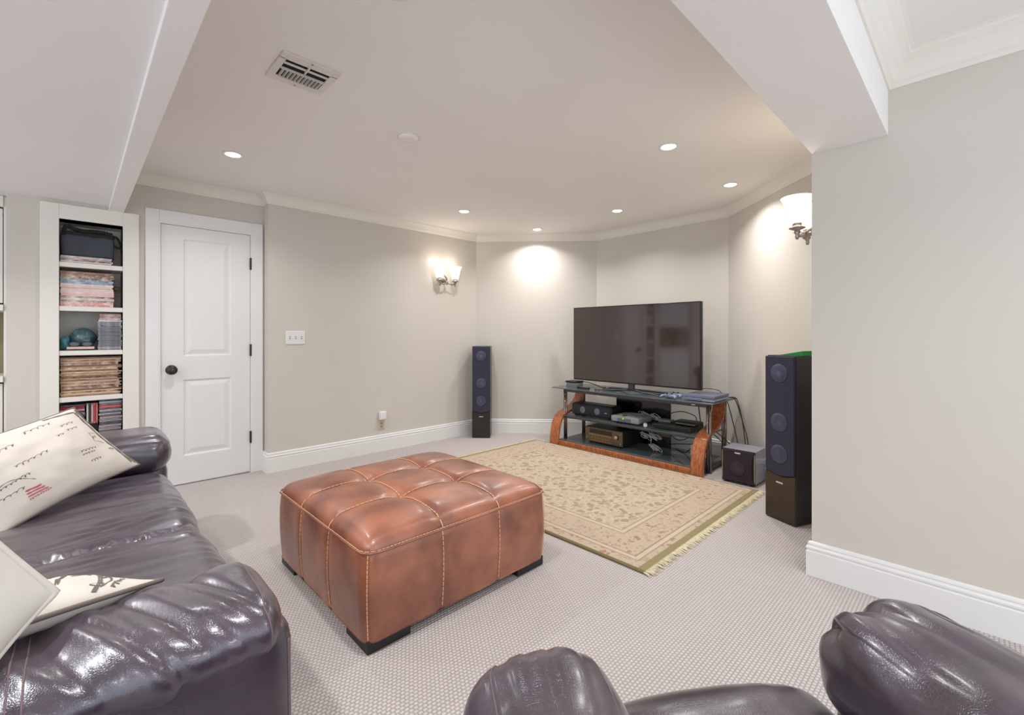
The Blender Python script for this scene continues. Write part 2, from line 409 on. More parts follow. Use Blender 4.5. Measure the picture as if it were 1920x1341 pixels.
kn = MB().lathe([(.0, 0), (.036, 0), (.037, .004), (.033, .008), (.014, .011), (.012, .03), (.018, .036), (.03, .043), (.034, .054), (.031, .064), (.02, .071), (.0, .073)], K, 28).build('knob', m_darkmet, slab, True)
for z in (1.78, 1.045, .305):
    MB().box((1.078-.78, -.02, z-.045), (1.09-.78, -.004, z+.045)).tube([(1.083-.78, -.022, z-.05), (1.083-.78, -.022, z+.05)], .007, 10).build('hinge', m_black, D)
box((.471-.78, -.012, .87), (.476-.78, .0, .94)).build('strike_plate', m_darkmet, D)

# ------------------------------------------------------------------ built-in bookcase
BX0, BX1 = -.071, .256
BK = thing('bookcase', 'narrow built-in ivory bookcase with wide flat frame, full of magazines and records', 'bookcase', (.09, 4.34, 0))
bo = V3((.09, 4.34, 0))
def bbox(lo, hi, name, bev=.002, m=None): return box(V3(lo)-bo, V3(hi)-bo).build(name, m or m_case, BK, bevel=bev)
bbox((-.161, 4.318, .0), (BX0, 4.345, 2.063), 'frame_side'); bbox((BX1, 4.318, 0), (.347, 4.345, 2.063), 'frame_side')
bbox((BX0, 4.318, 1.963), (BX1, 4.345, 2.063), 'frame_head'); bbox((BX0, 4.318, 0), (BX1, 4.345, .16), 'frame_foot')
bbox((BX0-.02, 4.33, .16), (BX0, 4.6, 1.98), 'side_panel'); bbox((BX1, 4.33, .16), (BX1+.02, 4.6, 1.98), 'side_panel')
bbox((BX0-.02, 4.59, .16), (BX1+.02, 4.61, 1.98), 'back_panel'); bbox((BX0, 4.33, 1.963), (BX1, 4.6, 1.983), 'top_panel')
SH = [1.672, 1.371, 1.066, .746, .42, .16]
for z in SH: bbox((BX0, 4.33, z-.032), (BX1, 4.59, z), 'shelf')
FY = 4.36    # front line of the things on the shelves
def sheet_stack(name, labels, cat, group, x0, x1, z, depth, items, jit=.006, bow=0):
    """items: (thickness, colour, colour2, x1 shrink)"""
    for i, (t, cA, cB, s) in enumerate(items):
        jx = random.uniform(0, jit); jy = random.uniform(0, jit*1.5)
        lx = x1-x0-s-jit; y0 = FY+jy
        mb = rbox((0, 0, 0), (lx, depth, t), min(.0018, t*.45), (6, 3, 2)) if bow else MB().box((0, 0, 0), (lx, depth, t))
        if bow: mb.v = [V3((p.x, p.y, p.z+0)) for p in mb.v]
        o = mb.build(name, mat('print_%s_%d' % (name, i % 17) + group[:6], cA, .55, col2=cB, vscale=random.uniform(14, 40)))
        lift(o, (x0+jx, y0, z)); tag(o, labels(i, len(items)), cat, group); z += t
    return z
ORD = 'lowest second third fourth fifth sixth seventh eighth ninth tenth eleventh twelfth thirteenth fourteenth fifteenth sixteenth seventeenth eighteenth nineteenth twentieth'.split()
ORD += ['twenty-'+w for w in 'first second third fourth fifth sixth seventh eighth ninth'.split()]+['thirtieth']+['thirty-'+w for w in 'first second third fourth fifth sixth seventh eighth ninth'.split()]
def nth(i, n): return 'topmost' if i == n-1 else ('lowest' if i == 0 else ORD[i]+' from below')
def tone(): return random.choice([srgb(232, 222, 214), srgb(226, 206, 200), srgb(240, 234, 224), srgb(206, 200, 198)])
def bright(): return random.choice([srgb(90, 60, 54), srgb(206, 150, 150), srgb(240, 230, 220), srgb(120, 110, 108), srgb(150, 160, 170), srgb(214, 190, 170)])
z = sheet_stack('magazine', lambda i, n: 'thin magazine, %s, in the small pile under the shoulder bag' % nth(i, n), 'magazine', 'magazines under the bag', BX0+.003, .207, SH[0], .2,
                [(random.uniform(.006, .012), tone(), bright(), random.uniform(0, .01)) for _ in range(6)])
zb = z
# shoulder bag
BG = thing('shoulder_bag', 'dark grey-blue shoulder bag with black strap on the top bookcase shelf', 'bag', (.074, FY+.1, zb+.002))
m_bag = mat('slate_nylon', srgb(62, 66, 76), .7, var=.2, bump=.3, bscale=300); m_strap = mat('black_webbing', srgb(28, 27, 28), .8, var=.2)
rbox((-.138, -.1, 0), (.137, .1, .15), .012, (14, 10, 8), lambda p, n, q: p+n*(.006*ns(p.x*14, p.y*14, p.z*14))).build('body', m_bag, BG, True)
rbox((-.136, -.103, .135), (.137, .1, .171), .014, (14, 8, 5), lambda p, n, q: p+n*(.008*ns(p.x*20, p.y*9, 5))).build('flap', m_strap, BG, True)
def strap(pts, w=.024, t=.005):
    P = bez(pts, 30); mb = MB()
    for a, b in zip(P, P[1:]):
        d = (b-a).normalized(); y = V3((0, w/2, 0)); u = d.cross(V3((0, 1, 0))).normalized()*t/2
        mb.add([a-y-u, a+y-u, a+y+u, a-y+u, b-y-u, b+y-u, b+y+u, b-y+u], [(0,1,5,4),(1,2,6,5),(2,3,7,6),(3,0,4,7),(0,3,2,1),(4,5,6,7)])
    return mb
strap([(-.126, -.09, .135), (-.122, -.09, .175), (-.108, -.092, .2), (-.08, -.09, .188), (-.02, -.09, .178), (.06, -.09, .184), (.128, -.085, .172)], .03, .022).build('strap', m_strap, BG, True)
strap([(.13, -.085, .165), (.15, -.085, .158), (.166, -.085, .13), (.172, -.085, .095), (.16, -.085, .082), (.135, -.085, .1)], .024, .012).build('strap_loop', m_strap, BG, True)
# pile of magazines
cols = [(srgb(232, 205, 198), srgb(205, 130, 128)), (srgb(236, 214, 206), srgb(220, 150, 146)), (srgb(228, 222, 214), srgb(120, 110, 106)), (srgb(240, 232, 222), srgb(214, 160, 156)), (srgb(232, 224, 206), srgb(90, 84, 80)),
        (srgb(238, 206, 200), srgb(226, 188, 182)), (srgb(240, 222, 210), srgb(232, 170, 166)), (srgb(226, 214, 206), srgb(222, 206, 200)), (srgb(236, 196, 190), srgb(236, 220, 208)), (srgb(238, 214, 204), srgb(226, 180, 174)), (srgb(236, 224, 214), srgb(206, 206, 206)),
        (srgb(188, 206, 220), srgb(98, 116, 132)), (srgb(206, 214, 220), srgb(90, 110, 124)), (srgb(214, 200, 186), srgb(112, 92, 82)), (srgb(226, 208, 190), srgb(90, 66, 54)), (srgb(206, 176, 150), srgb(120, 90, 70)), (srgb(196, 160, 132), srgb(110, 74, 56))]
items = [(random.uniform(.0125, .0165), a, b, random.uniform(0, .008)) for a, b in cols]
z = sheet_stack('magazine', lambda i, n: ('pinkish' if i < 11 else 'blue-grey' if i < 13 else 'brown')+' magazine, %s, in the tall pile under the bag shelf' % nth(i, n), 'magazine', 'tall magazine pile', BX0+.002, .213, SH[1], .2, items)
tag(lift(MB().lathe([(0, 0), (.012, 0), (.016, .012), (.015, .03), (.008, .034), (0, .035)], Matrix.Rotation(PI/2, 4, 'Y'), 14).box((-.03, -.006, -.001), (.004, .006, .001)).build('wooden_knob', mat('tan_wood', srgb(190, 150, 96), .5, var=.3), smooth=True), (.214, FY+.11, SH[1]+.145)),
    'tan wooden brush handle poking out of the tall magazine pile', 'handle')
# third shelf: plastic bag, glasses on a small book, CD pile
m_pbag = mat('teal_plastic', srgb(120, 152, 160), .18, col2=srgb(56, 92, 104), vscale=22, trans=.25)
tag(lift(rbox((-.072, -.05, 0), (.072, .07, .158), (.071, .059, .078), (20, 16, 14), lambda p, n, q: p+n*(.008*ns(p.x*26, p.y*26, p.z*26))).build('plastic_bag', m_pbag, smooth=True), (.048, FY+.11, SH[2]+.001)),
    'crumpled blue-green plastic bag behind the dark glasses on the third shelf', 'plastic bag')
tag(lift(rbox((-.022, -.04, .003), (.024, .05, .1), .022, (10, 10, 10), lambda p, n, q: p+n*(.004*ns(p.x*30, p.y*30, p.z*30))).build('plastic_bag', mat('bright_teal_plastic', srgb(84, 156, 164), .25, col2=srgb(40, 110, 124), vscale=30), smooth=True), (-.044, FY+.09, SH[2])),
    'bright teal folded plastic bag squeezed against the bookcase side', 'plastic bag')
tag(lift(box((-.075, -.02, 0), (.075, .045, .01)).build('notebook', m_black, bevel=.001), (.03, FY+.01, SH[2])), 'thin black notebook lying at the bottom of the third shelf', 'notebook')
tag(lift(box((-.07, -.02, 0), (.07, .04, .016)).build('notebook', mat('pink_paper', srgb(222, 190, 178), .7, var=.06), bevel=.001), (.035, FY+.01, SH[2]+.01)), 'small pinkish notebook under the dark glasses', 'notebook')
GL = thing('eyeglasses', 'dark-framed glasses lying on the small pinkish notebook', 'glasses', (.035, FY+.0, SH[2]+.026))
for s in (-1, 1):
    ring = [(s*.032+.026*math.cos(a)*(1+.1*math.cos(2*a)), -.008-.002*math.cos(a), .019+.016*math.sin(a)) for a in [2*PI*i/24 for i in range(24)]]
    MB().tube(ring, .003, 6, True).build('rim', m_black, GL, True)
    MB().tube(bez([(s*.058, -.008, .024), (s*.064, 0, .024), (s*.064, .04, .02)], 12), .0022, 6).build('temple', m_black, GL, True)
    MB().prism([(s*.032+.024*math.cos(2*PI*i/20), .019+.014*math.sin(2*PI*i/20)) for i in range(20)], -.009, -.008, lambda u, v, h: (u, h, v)).build('lens', mat('smoked_lens', srgb(60, 70, 76), .05, spec=.6), GL)
MB().tube([(-.008, -.008, .024), (0, -.009, .027), (.008, -.008, .024)], .0025, 6).build('bridge', m_black, GL, True)
def jewel(name, x0, x1, z, items, lab, grp, dep=.125):
    for i, (t, cA, cB) in enumerate(items):
        j = random.uniform(0, .006)
        T_ = thing(name, lab % nth(i, len(items)), 'disc case', (x0+j, FY+random.uniform(0, .006), z), 0, grp)
        box((0, 0, 0), (x1-x0-.006, dep, t*.92)).build('case', mat('case_%d' % (len(MATS)), cA, .2, col2=cB, vscale=30), T_, bevel=.0008)
        box((.012, -.0008, t*.22), (x1-x0-.018, .0015, t*.72)).build('spine_card', mat('card_%d' % (len(MATS)), cB, .4, var=.3, vscale=60), T_)
        z += t
gl, gd, gm = srgb(206, 206, 210), srgb(112, 112, 118), srgb(160, 160, 166)
it = [(.0125, gl, gd), (.0125, srgb(226, 226, 230), gm)]+[(.0118, gm, gd) if i % 3 else (.0118, srgb(176, 176, 182), srgb(98, 98, 104)) for i in range(12)]+[(.0135, srgb(232, 232, 234), srgb(60, 60, 64)), (.0118, gl, gd), (.0118, gl, gd), (.0125, srgb(226, 214, 212), gl)]
jewel('disc_case', .122, BX1-.001, SH[2], it, 'grey disc case, %s, in the pile beside the plastic bag', 'disc cases beside the plastic bag')
zt = SH[2]+sum(i[0] for i in it)
z = sheet_stack('booklet', lambda i, n: 'pinkish booklet, %s, of those lying on the grey disc cases' % nth(i, n), 'booklet', 'booklets on the disc cases', .13, .252, zt, .12, [(.013, srgb(226, 200, 196), srgb(170, 130, 128), 0), (.012, srgb(214, 186, 184), srgb(120, 92, 92), 0), (.016, srgb(220, 200, 192), srgb(150, 118, 112), 0), (.007, srgb(150, 120, 110), srgb(120, 90, 84), 0)])
# fourth shelf: records
items = []
tot = 0
while tot < .268:
    t = random.uniform(.006, .0125); g = random.random()
    cA = random.choice([srgb(150, 116, 92), srgb(120, 90, 78), srgb(222, 196, 158), srgb(214, 184, 150), srgb(206, 176, 148), srgb(196, 168, 150), srgb(228, 206, 172)])
    cB = random.choice([srgb(132, 96, 72), srgb(170, 134, 104), srgb(96, 70, 60), srgb(196, 164, 134), srgb(112, 88, 86)])
    items.append((t, cA, cB, random.choice([0, 0, .004, .012, .02]))); tot += t
z = sheet_stack('record_sleeve', lambda i, n: 'worn tan record sleeve, %s, in the pile filling the fourth shelf' % nth(i, n), 'record', 'record sleeves', BX0+.002, BX1-.001, SH[3], .215, items, .007)
# fifth shelf: discs lying and standing
rd, bk_ = srgb(176, 60, 66), srgb(44, 40, 42)
itL = [(.0118, bk_, gd), (.0118, srgb(200, 190, 190), bk_), (.0118, bk_, srgb(120, 60, 64)), (.012, bk_, gd)]*5
itL = itL[:19]+[(.012, srgb(200, 196, 196), gm), (.022, srgb(186, 70, 76), srgb(150, 44, 52)), (.012, bk_, gd)]
jewel('disc_case', BX0+.002, .06, SH[4], itL, 'lying disc case, %s, in the pile behind the printed cushion tip', 'lying disc cases behind the cushion')
for i, (t, cA, cB) in enumerate([(.011, srgb(214, 206, 204), gd), (.011, bk_, gd), (.011, srgb(204, 190, 188), rd), (.012, rd, srgb(200, 150, 150)), (.011, srgb(196, 120, 122), rd)]):
    T_ = thing('disc_case', ['white', 'black', 'pale grey', 'red', 'rose'][i]+' disc case standing upright on the black disc box', 'disc case', (.064+i*.0122, FY, SH[4]+.13), 0, 'standing disc cases')
    box((0, 0, 0), (.0108, .12, .142)).build('case', mat('case_%d' % len(MATS), cA, .25, col2=cB, vscale=20), T_, bevel=.0008); box((.002, -.0008, .012), (.0088, .001, .13)).build('spine_card', mat('card_%d' % len(MATS), cA, .4, var=.2), T_)
tag(lift(box((0, 0, 0), (.061, .12, .13)).build('disc_box', m_black, bevel=.002), (.064, FY+.002, SH[4])), 'black disc box under the standing disc cases', 'box')
itR = [(.012, bk_, gd), (.012, srgb(196, 186, 184), gm), (.012, bk_, gm), (.012, srgb(220, 196, 196), srgb(190, 150, 150)), (.012, bk_, gd)]*3+[(.013, srgb(210, 206, 206), gm), (.012, bk_, gd), (.014, srgb(224, 222, 224), gm), (.01, bk_, gd), (.022, rd, srgb(220, 120, 124)), (.012, bk_, gm), (.016, srgb(150, 162, 180), gl), (.012, bk_, gd)]
jewel('disc_case', .127, BX1-.001, SH[4], itR, 'lying disc case, %s, in the pile beside the upright disc cases', 'lying disc cases beside the standing ones')

# ------------------------------------------------------------------ built-in cabinet past the wall end
CB = thing('wall_cabinet', 'tall built-in white cabinet with upper doors, olive niche and counter, beside the beige pier', 'cabinet', (-1.0, 4.36, 0))
def cbx(lo, hi, n, m=m_case, bev=.003): return box(V3(lo)-V3((-1, 4.36, 0)), V3(hi)-V3((-1, 4.36, 0))).build(n, m, CB, bevel=bev)
m_niche = mat('olive_niche_paint', srgb(150, 140, 104), .7, var=.05)
cbx((-1.7, 4.7, 0), (-.312, 4.72, 2.07), 'back_panel', m_niche); cbx((-.325, 4.38, 0), (-.31, 4.72, 2.07), 'side_panel'); cbx((-1.7, 4.38, 0), (-1.68, 4.72, 2.07), 'side_panel')
cbx((-1.68, 4.37, 2.0), (-.325, 4.72, 2.07), 'top_rail'); cbx((-1.68, 4.36, 1.33), (-.325, 4.7, 1.37), 'shelf'); cbx((-1.68, 4.35, .87), (-.325, 4.7, .91), 'counter')
cbx((-1.68, 4.40, 0), (-.325, 4.7, .1), 'plinth')
for i in range(3):
    a = -1.68+i*.4517
    d = cbx((a+.004, 4.385, 1.38), (a+.4477, 4.405, 1.99), 'upper_door'); cbx((a+.06, 4.383, 1.44), (a+.39, 4.39, 1.93), 'door_panel', m_trim)
    cbx((a+.004, 4.375, .11), (a+.4477, 4.40, .86), 'lower_door'); cbx((a+.06, 4.372, .17), (a+.39, 4.38, .8), 'door_panel', m_trim)

# ------------------------------------------------------------------ wall fittings
SW = thing('light_switch', 'white triple light switch plate on the long beige wall', 'light switch', (1.411, 4.21, 1.15))
rbox((-.082, -.007, -.06), (.082, .002, .06), .004, (12, 3, 10)).build('plate', m_trim, SW, True)
for x in (-.05, 0, .05):
    t = box((x-.006, -.009, -.013), (x+.006, -.005, .013)).build('toggle_slot', mat('switch_slot', srgb(170, 166, 160), .5), SW)
    MB().box((x-.004, -.021, -.004), (x+.004, -.006, .004), None).build('toggle', m_trim, SW, bevel=.0015)
OU = thing('wall_outlet', 'cream outlet plate with white plug-in night light near the baseboard', 'outlet', (2.235, 4.21, .3))
m_plate = mat('cream_plate', srgb(196, 188, 166), .5, var=.03)
rbox((-.036, -.006, -.085), (.036, .002, .03), .004, (8, 3, 8)).build('plate', m_plate, OU, True)
rbox((-.034, -.045, .02), (.04, -.004, .105), .01, (8, 6, 8)).build('plug_in_light', m_trim, OU, True)
for z in (-.05, -.02): box((-.012, -.0075, z-.008), (.012, -.005, z+.008)).build('socket', mat('socket_grey', srgb(150, 142, 124), .6), OU)

m_shade = mat('frosted_glass_shade', (1, .93, .84), .35, emit=1.5, var=.01)
def sconce(loc, rz, label):
    S = thing('wall_sconce', label, 'wall sconce', loc, rz, 'wall sconces')
    # local: y- away from wall, x along wall
    Mx = Matrix.Translation((0, 0, 0)) @ Matrix.Scale(1.25, 4, (1, 0, 0)) @ Matrix.Rotation(PI/2, 4, 'X')
    MB().lathe([(0, -.002), (.052, -.002), (.054, .004), (.05, .01), (.044, .012), (.042, .018), (.02, .022), (0, .023)], Mx, 32).build('backplate', m_nickel, S, True)
    MB().tube(bez([(0, -.02, 0), (0, -.05, -.012), (0, -.08, -.03), (0, -.09, -.045)], 14), .008, 10).lathe([(0, -.072), (.008, -.066), (.013, -.055), (.009, -.045), (.014, -.036), (.01, -.026), (0, -.02)], Matrix.Translation((0, -.09, 0)), 16).build('stem', m_nickel, S, True)
    for s in (-1, 1):
        a = MB().tube(bez([(0, -.09, -.04), (s*.03, -.092, -.055), (s*.07, -.097, -.062), (s*.1, -.1, -.052), (s*.104, -.1, -.03)], 20), .0065, 10).build('arm', m_nickel, S, True)
        Mc = Matrix.Translation((s*.104, -.1, 0))
        MB().lathe([(0, -.085), (.006, -.083), (.01, -.07), (.008, -.058), (.016, -.048), (.013, -.036), (.038, -.026), (.038, -.022), (.02, -.016), (.022, -.002), (.028, .006), (0, .006)], Mc, 20).build('cup', m_nickel, a, True)
        prof = [(.03, .0), (.036, .004), (.042, .02), (.048, .05), (.055, .085), (.064, .115), (.077, .137), (.075, .139), (.061, .115), (.052, .085), (.045, .05), (.039, .022), (.03, .008)]
        MB().lathe(prof, Mc, 28, cap=False).build('shade', m_shade, a, True)
        ld = bpy.data.lights.new('sconce_bulb', 'POINT'); ld.energy = SCONCE_W; ld.shadow_soft_size = .03; ld.color = (1, .9, .78)
        lo = bpy.data.objects.new('sconce_bulb', ld); C.objects.link(lo); lo.parent = S; lo.location = (s*.104, -.1, .155)
    return S
sconce((2.985, 4.21, 1.8), 0, 'twin-shade nickel wall sconce on the long beige wall by the tower speaker')
sconce((2.86, .57, 1.765), PI, 'twin-shade nickel wall sconce half hidden behind the plain wall end')

# recessed lights
m_lens = mat('downlight_lens', (1, .985, .96), .4, emit=14, var=.01)
LL = [(.76, 3.45, 'recessed downlight near the white door'), (.80, 1.40, 'recessed downlight in front of the air vent'), (2.72, 1.375, 'recessed downlight beside the wide boxed beam'), (3.765, 1.38, 'recessed downlight near the angled wall by the sconce'),
      (2.72, 3.475, 'recessed downlight near the long beige wall sconce'), (3.785, 3.495, 'recessed downlight above the angled corner behind the tower speaker'), (3.77, 2.43, 'recessed downlight above the television'),
      (1.3, -.55, 'recessed downlight over the passage by the plain wall'), (1.3, -1.5, 'added unseen downlight far along the passage'), (-.9, -.6, 'added unseen downlight over the passage side away from the plain wall'), (-.9, -1.5, 'added unseen downlight at the open end of the room')]  # last three are out of view, added to light the room from behind
ring_me = MB().lathe([(.042, 0), (.06, 0), (.061, -.003), (.057, -.005), (.046, -.005), (.042, -.002)], None, 32, cap=False)
lens_me = MB().lathe([(.0, -.011), (.016, -.0107), (.032, -.008), (.043, -.002), (.043, .0), (0, .0)], None, 32, cap=False)
r0 = l0 = None
for x, y, lab in LL:
    T_ = thing('recessed_light', lab, 'ceiling light', (x, y, HC), 0, 'recessed downlights')
    if r0 is None: r0 = ring_me.build('trim_ring', m_trim, T_, True); l0 = lens_me.build('lens', m_lens, T_, True)
    else:
        for o in (r0, l0): c = o.copy(); C.objects.link(c); c.parent = T_
    ld = bpy.data.lights.new('downlight', 'AREA'); ld.shape = 'DISK'; ld.size = .08; ld.energy = LAMP_W; ld.spread = math.radians(136); ld.color = (1, .99, .985)
    lo = bpy.data.objects.new('downlight', ld); C.objects.link(lo); lo.parent = T_; lo.location = (0, 0, -.014)
for x, y in ((-.6, 1.6), (-.6, 3.2), (-1.9, 2.4)):  # out-of-view lamps added to brighten the sofa side
    T_ = thing('recessed_light', 'added unseen downlight in the low ceiling over the sofa'+(' near end' if y < 2 else ' far end' if y > 3 else ' back'), 'ceiling light', (x, y, 2.09), 0, 'added soffit downlights')
    for o in (r0, l0): c = o.copy(); C.objects.link(c); c.parent = T_
    ld = bpy.data.lights.new('downlight', 'AREA'); ld.shape = 'DISK'; ld.size = .1; ld.energy = LAMP_W*1.5; ld.spread = math.radians(136); ld.color = (1, .99, .985)
    lo = bpy.data.objects.new('downlight', ld); C.objects.link(lo); lo.parent = T_; lo.location = (0, 0, -.014)
# smoke detector / flush speaker disc
SD = thing('smoke_detector', 'flat white round cover on the ceiling between vent and downlights', 'smoke detector', (1.455, 2.405, HC))
MB().lathe([(0, -.02), (.03, -.02), (.05, -.018), (.06, -.01), (.062, 0), (0, .001)], None, 32, cap=False).build('cover', m_ceil, SD, True)
MB().lathe([(.062, -.002), (.07, -.003), (.071, 0), (.062, .001)], None, 32, cap=False).build('base_ring', m_ceil, SD, True)
# air vent
AV = thing('air_vent', 'white rectangular ceiling air register with slatted grille', 'air vent', (.757, 2.16, HC))
m_vent = mat('vent_enamel', srgb(222, 216, 210), .5, var=.02)
fr = MB(); hx, hy = .125, .125
for lo, hi in (((-hx, -hy, -.008), (hx, -hy+.05, .0)), ((-hx, hy-.042, -.008), (hx, hy, 0)), ((-hx, -hy+.042, -.008), (-hx+.03, hy-.042, 0)), ((hx-.03, -hy+.042, -.008), (hx, hy-.042, 0))): fr.box(lo, hi)
fr.build('frame', m_vent, AV, bevel=.002)
box((-hx+.028, -hy+.04, -.002), (hx-.028, hy-.04, .003)).build('duct_shade', mat('duct_shade_black', (.006, .006, .006), .9), AV)  # flat black sheet standing in for the shade inside the duct
for i in range(11):
    x = -.082+i*.0164
    MB().box((-.0012, -.038, -.009), (.0012, .038, .006), Matrix.Translation((x, .04, -.006)) @ Matrix.Rotation(-.2, 4, 'Y')).build('louver', m_vent, AV)
for y in (-.046,):
    MB().box((-.095, -.0015, -.006), (.095, .0015, .003), Matrix.Translation((0, y, -.005)) @ Matrix.Rotation(.3, 4, 'X')).build('cross_louver', m_vent, AV)
box((-.095, .0, -.011), (.095, .006, -.002)).build('louver_bar', m_vent, AV)
box((-.003, -.08, -.013), (.003, -.02, -.004)).build('damper_lever', m_vent, AV)
for s in (-1, 1): MB().lathe([(0, -.011), (.004, -.0105), (.005, -.008), (0, -.007)], Matrix.Translation((0, s*.113, 0)), 10).build('screw', m_nickel, AV, True)

# ------------------------------------------------------------------ ottoman
ox0, ox1, oy0, oy1 = .762, 1.735, 1.545, 2.51
OT = thing('ottoman', 'large square brown leather ottoman with stitched grid top and black block feet', 'ottoman', ((ox0+ox1)/2, (oy0+oy1)/2, 0))
hw = (ox1-ox0)/2; hd = (oy1-oy0)/2; ZT = .405; third = 1/3*.97
def otop(u, v):
    """extra height of the top at u, v in -1..1"""
    e = max(0, 1-max(abs(u), abs(v))**5)
    edge = (1-abs(u)**6)*(1-abs(v)**6)
    h = .045*edge
    for t in (-third, third):
        h -= .013*math.exp(-((u-t)/.045)**2)*edge+.013*math.exp(-((v-t)/.045)**2)*edge
        for t2 in (-third, third): h -= .016*math.exp(-(((u-t)**2+(v-t2)**2)/.02))
    return h
def ofn(p, n, q):
    u, v = p.x/hw, p.y/hd
    top = max(0, min(1, (p.z-.33)/(ZT-.33)))
    if n.z > .02: p = p+V3((0, 0, otop(u, v)*max(0, min(1, n.z*1.4))))
    side = max(0, 1-abs(n.z)*1.2)
    if side > 0:
        w = p.y/hd if abs(n.x) > abs(n.y) else p.x/hw
        zz = (p.z-.05)/(ZT-.05)
        b = .012*math.sin(PI*max(0, min(1, zz)))
        for t in (-third, third): b -= .007*math.exp(-((w-t)/.03)**2)
        b -= .006*math.exp(-((p.z-.372)/.01)**2)
        nn = V3((n.x, n.y, 0)); p = p+nn*b*side
    p = p+n*(.0022*ns(p.x*7+3, p.y*7, p.z*7))
    p.z = max(p.z, .04)
    return p
rbox((-hw, -hd, -.02), (hw, hd, ZT), (.05, .05, .036), (78, 78, 28), ofn).build('body', m_bleather, OT, True)
# piping and stitches
def osurf_top(x, y): 
    u, v = x/hw, y/hd
    r = .036; d = max(abs(x)-(hw-.05), abs(y)-(hd-.05), 0)/.05
    z = ZT-r+r*math.sqrt(max(0, 1-min(1, d)**2)); nz = math.sqrt(max(0, 1-min(1, d)**2))
    return z+otop(u, v)*min(1, nz*1.4)
def side_b(w, z):
    b = .012*math.sin(PI*max(0, min(1, (z-.05)/(ZT-.05))))
    for t in (-third, third): b -= .007*math.exp(-((w-t)/.03)**2)
    return b-.006*math.exp(-((z-.372)/.01)**2)
st = MB(); seam = MB()
def dashes(P, w=.0021, L=3, gap=1):
    i = 0
    while i+L < len(P):
        st.tube([P[i], P[(i+i+L)//2], P[i+L]], w, 5); i += L+gap
for t in (-third, third):
    for ax in (0, 1):
        for off in (-.006, .006):
            P = []
            h_ = hd if ax == 0 else hw; c0 = t*(hw if ax == 0 else hd)+off
            # up one side, over the top, down the other
            for k in range(60):
                z = .055+(.368-.055)*k/60; b = side_b(t, z); P.append((c0, -(h_+b+.0032), z))
            for k in range(5):
                a = (k+.5)/5*PI/2; P.append((c0, -(h_-.036+.036*math.cos(a)+.002), ZT-.036+.036*math.sin(a)+otop(t, .985)*math.sin(a)+.001))
            m_ = 170; half = []
            for k in range(m_+1):
                s = -(h_-.036)+2*(h_-.036)*k/m_
                z = osurf_top(c0, s) if ax == 0 else osurf_top(s, c0)
                half.append((c0, s, z+.003))
            Q = P+half+[(a, -b, c) for a, b, c in reversed(P)]
            Q = [V3(q) if ax == 0 else V3((q[1], q[0], q[2])) for q in Q]
            if off > 0: dashes(Q)
            seam.tube(Q[::2] if off > 0 else Q[::4], .0009, 4) if off > 0 else None
# welt round the top edge and stitches down the corners
ringp = []
def rr(z, out):
    P = []; r = .05
    for cx_, cy_, a0 in ((hw-r, -(hd-r), -PI/2), (hw-r, hd-r, 0), (-(hw-r), hd-r, PI/2), (-(hw-r), -(hd-r), PI)):
        for k in range(9):
            a = a0+PI/2*k/8; P.append(V3((cx_+(r+out)*math.cos(a), cy_+(r+out)*math.sin(a), z)))
    R = []
    for a, b in zip(P, P[1:]+P[:1]):
        m_ = max(1, int((b-a).length/.004))
        for k in range(m_): R.append(a.lerp(b, k/m_))
    return R
W1 = rr(.374, .0095); MB().tube(W1[::6], .0042, 6, True).build('welt', m_bleather, OT, True)
dashes(rr(.381, .009)+[], .0014)
for sx in (-1, 1):
    for sy in (-1, 1):
        for da in (0,):
            a = math.atan2(sy, sx)+da/.05
            P = [V3((sx*(hw-.05)+(.0535+side_b(1, z))*math.cos(a), sy*(hd-.05)+(.0535+side_b(1, z))*math.sin(a), z)) for z in [.055+.31*k/75 for k in range(76)]]
            dashes(P)
st.build('stitching', m_thread, OT)
for sx in (-1, 1):
    for sy in (-1, 1):
        box((min(sx*(hw-.19), sx*(hw-.008)), min(sy*(hd-.19), sy*(hd-.008)), 0), (max(sx*(hw-.19), sx*(hw-.008)), max(sy*(hd-.19), sy*(hd-.008)), .046)).build('foot', m_black, OT, bevel=.004)

# ------------------------------------------------------------------ rug
rx0, rx1, ry0, ry1 = 2.005, 3.69, 1.14, 3.44
RC = ((rx0+rx1)/2, (ry0+ry1)/2, 0); rhx, rhy = (rx1-rx0)/2, (ry1-ry0)/2
RG = thing('area_rug', 'tan floral area rug with olive ends and pale fringe in front of the television stand', 'rug', RC)
def rfn(p, n, q): return p+V3((0, 0, .0015*ns(p.x*5, p.y*5)))
rbox((-rhx, -rhy, .0005), (rhx, rhy, .012), (.006, .006, .0055), (40, 50, 3), rfn).build('pile', rug_mat(rhx, rhy), RG, True)
fg = MB()
for s in (-1, 1):
    x = -rhx+.004
    while x < rhx:
        L = random.uniform(.034, .054); dx = random.uniform(-.012, .012)
        P = [(x, s*(rhy-.004), .008), (x+dx*.4, s*(rhy+L*.5), .008), (x+dx, s*(rhy+L), .003)]
        fg.tube(P, [.0038, .0034, .0012], 4); x += random.uniform(.006, .0105)
fo = fg.build('fringe', mat('fringe_yarn', srgb(222, 210, 176), .95, var=.25, vscale=50), RG); fo['kind'] = 'stuff'

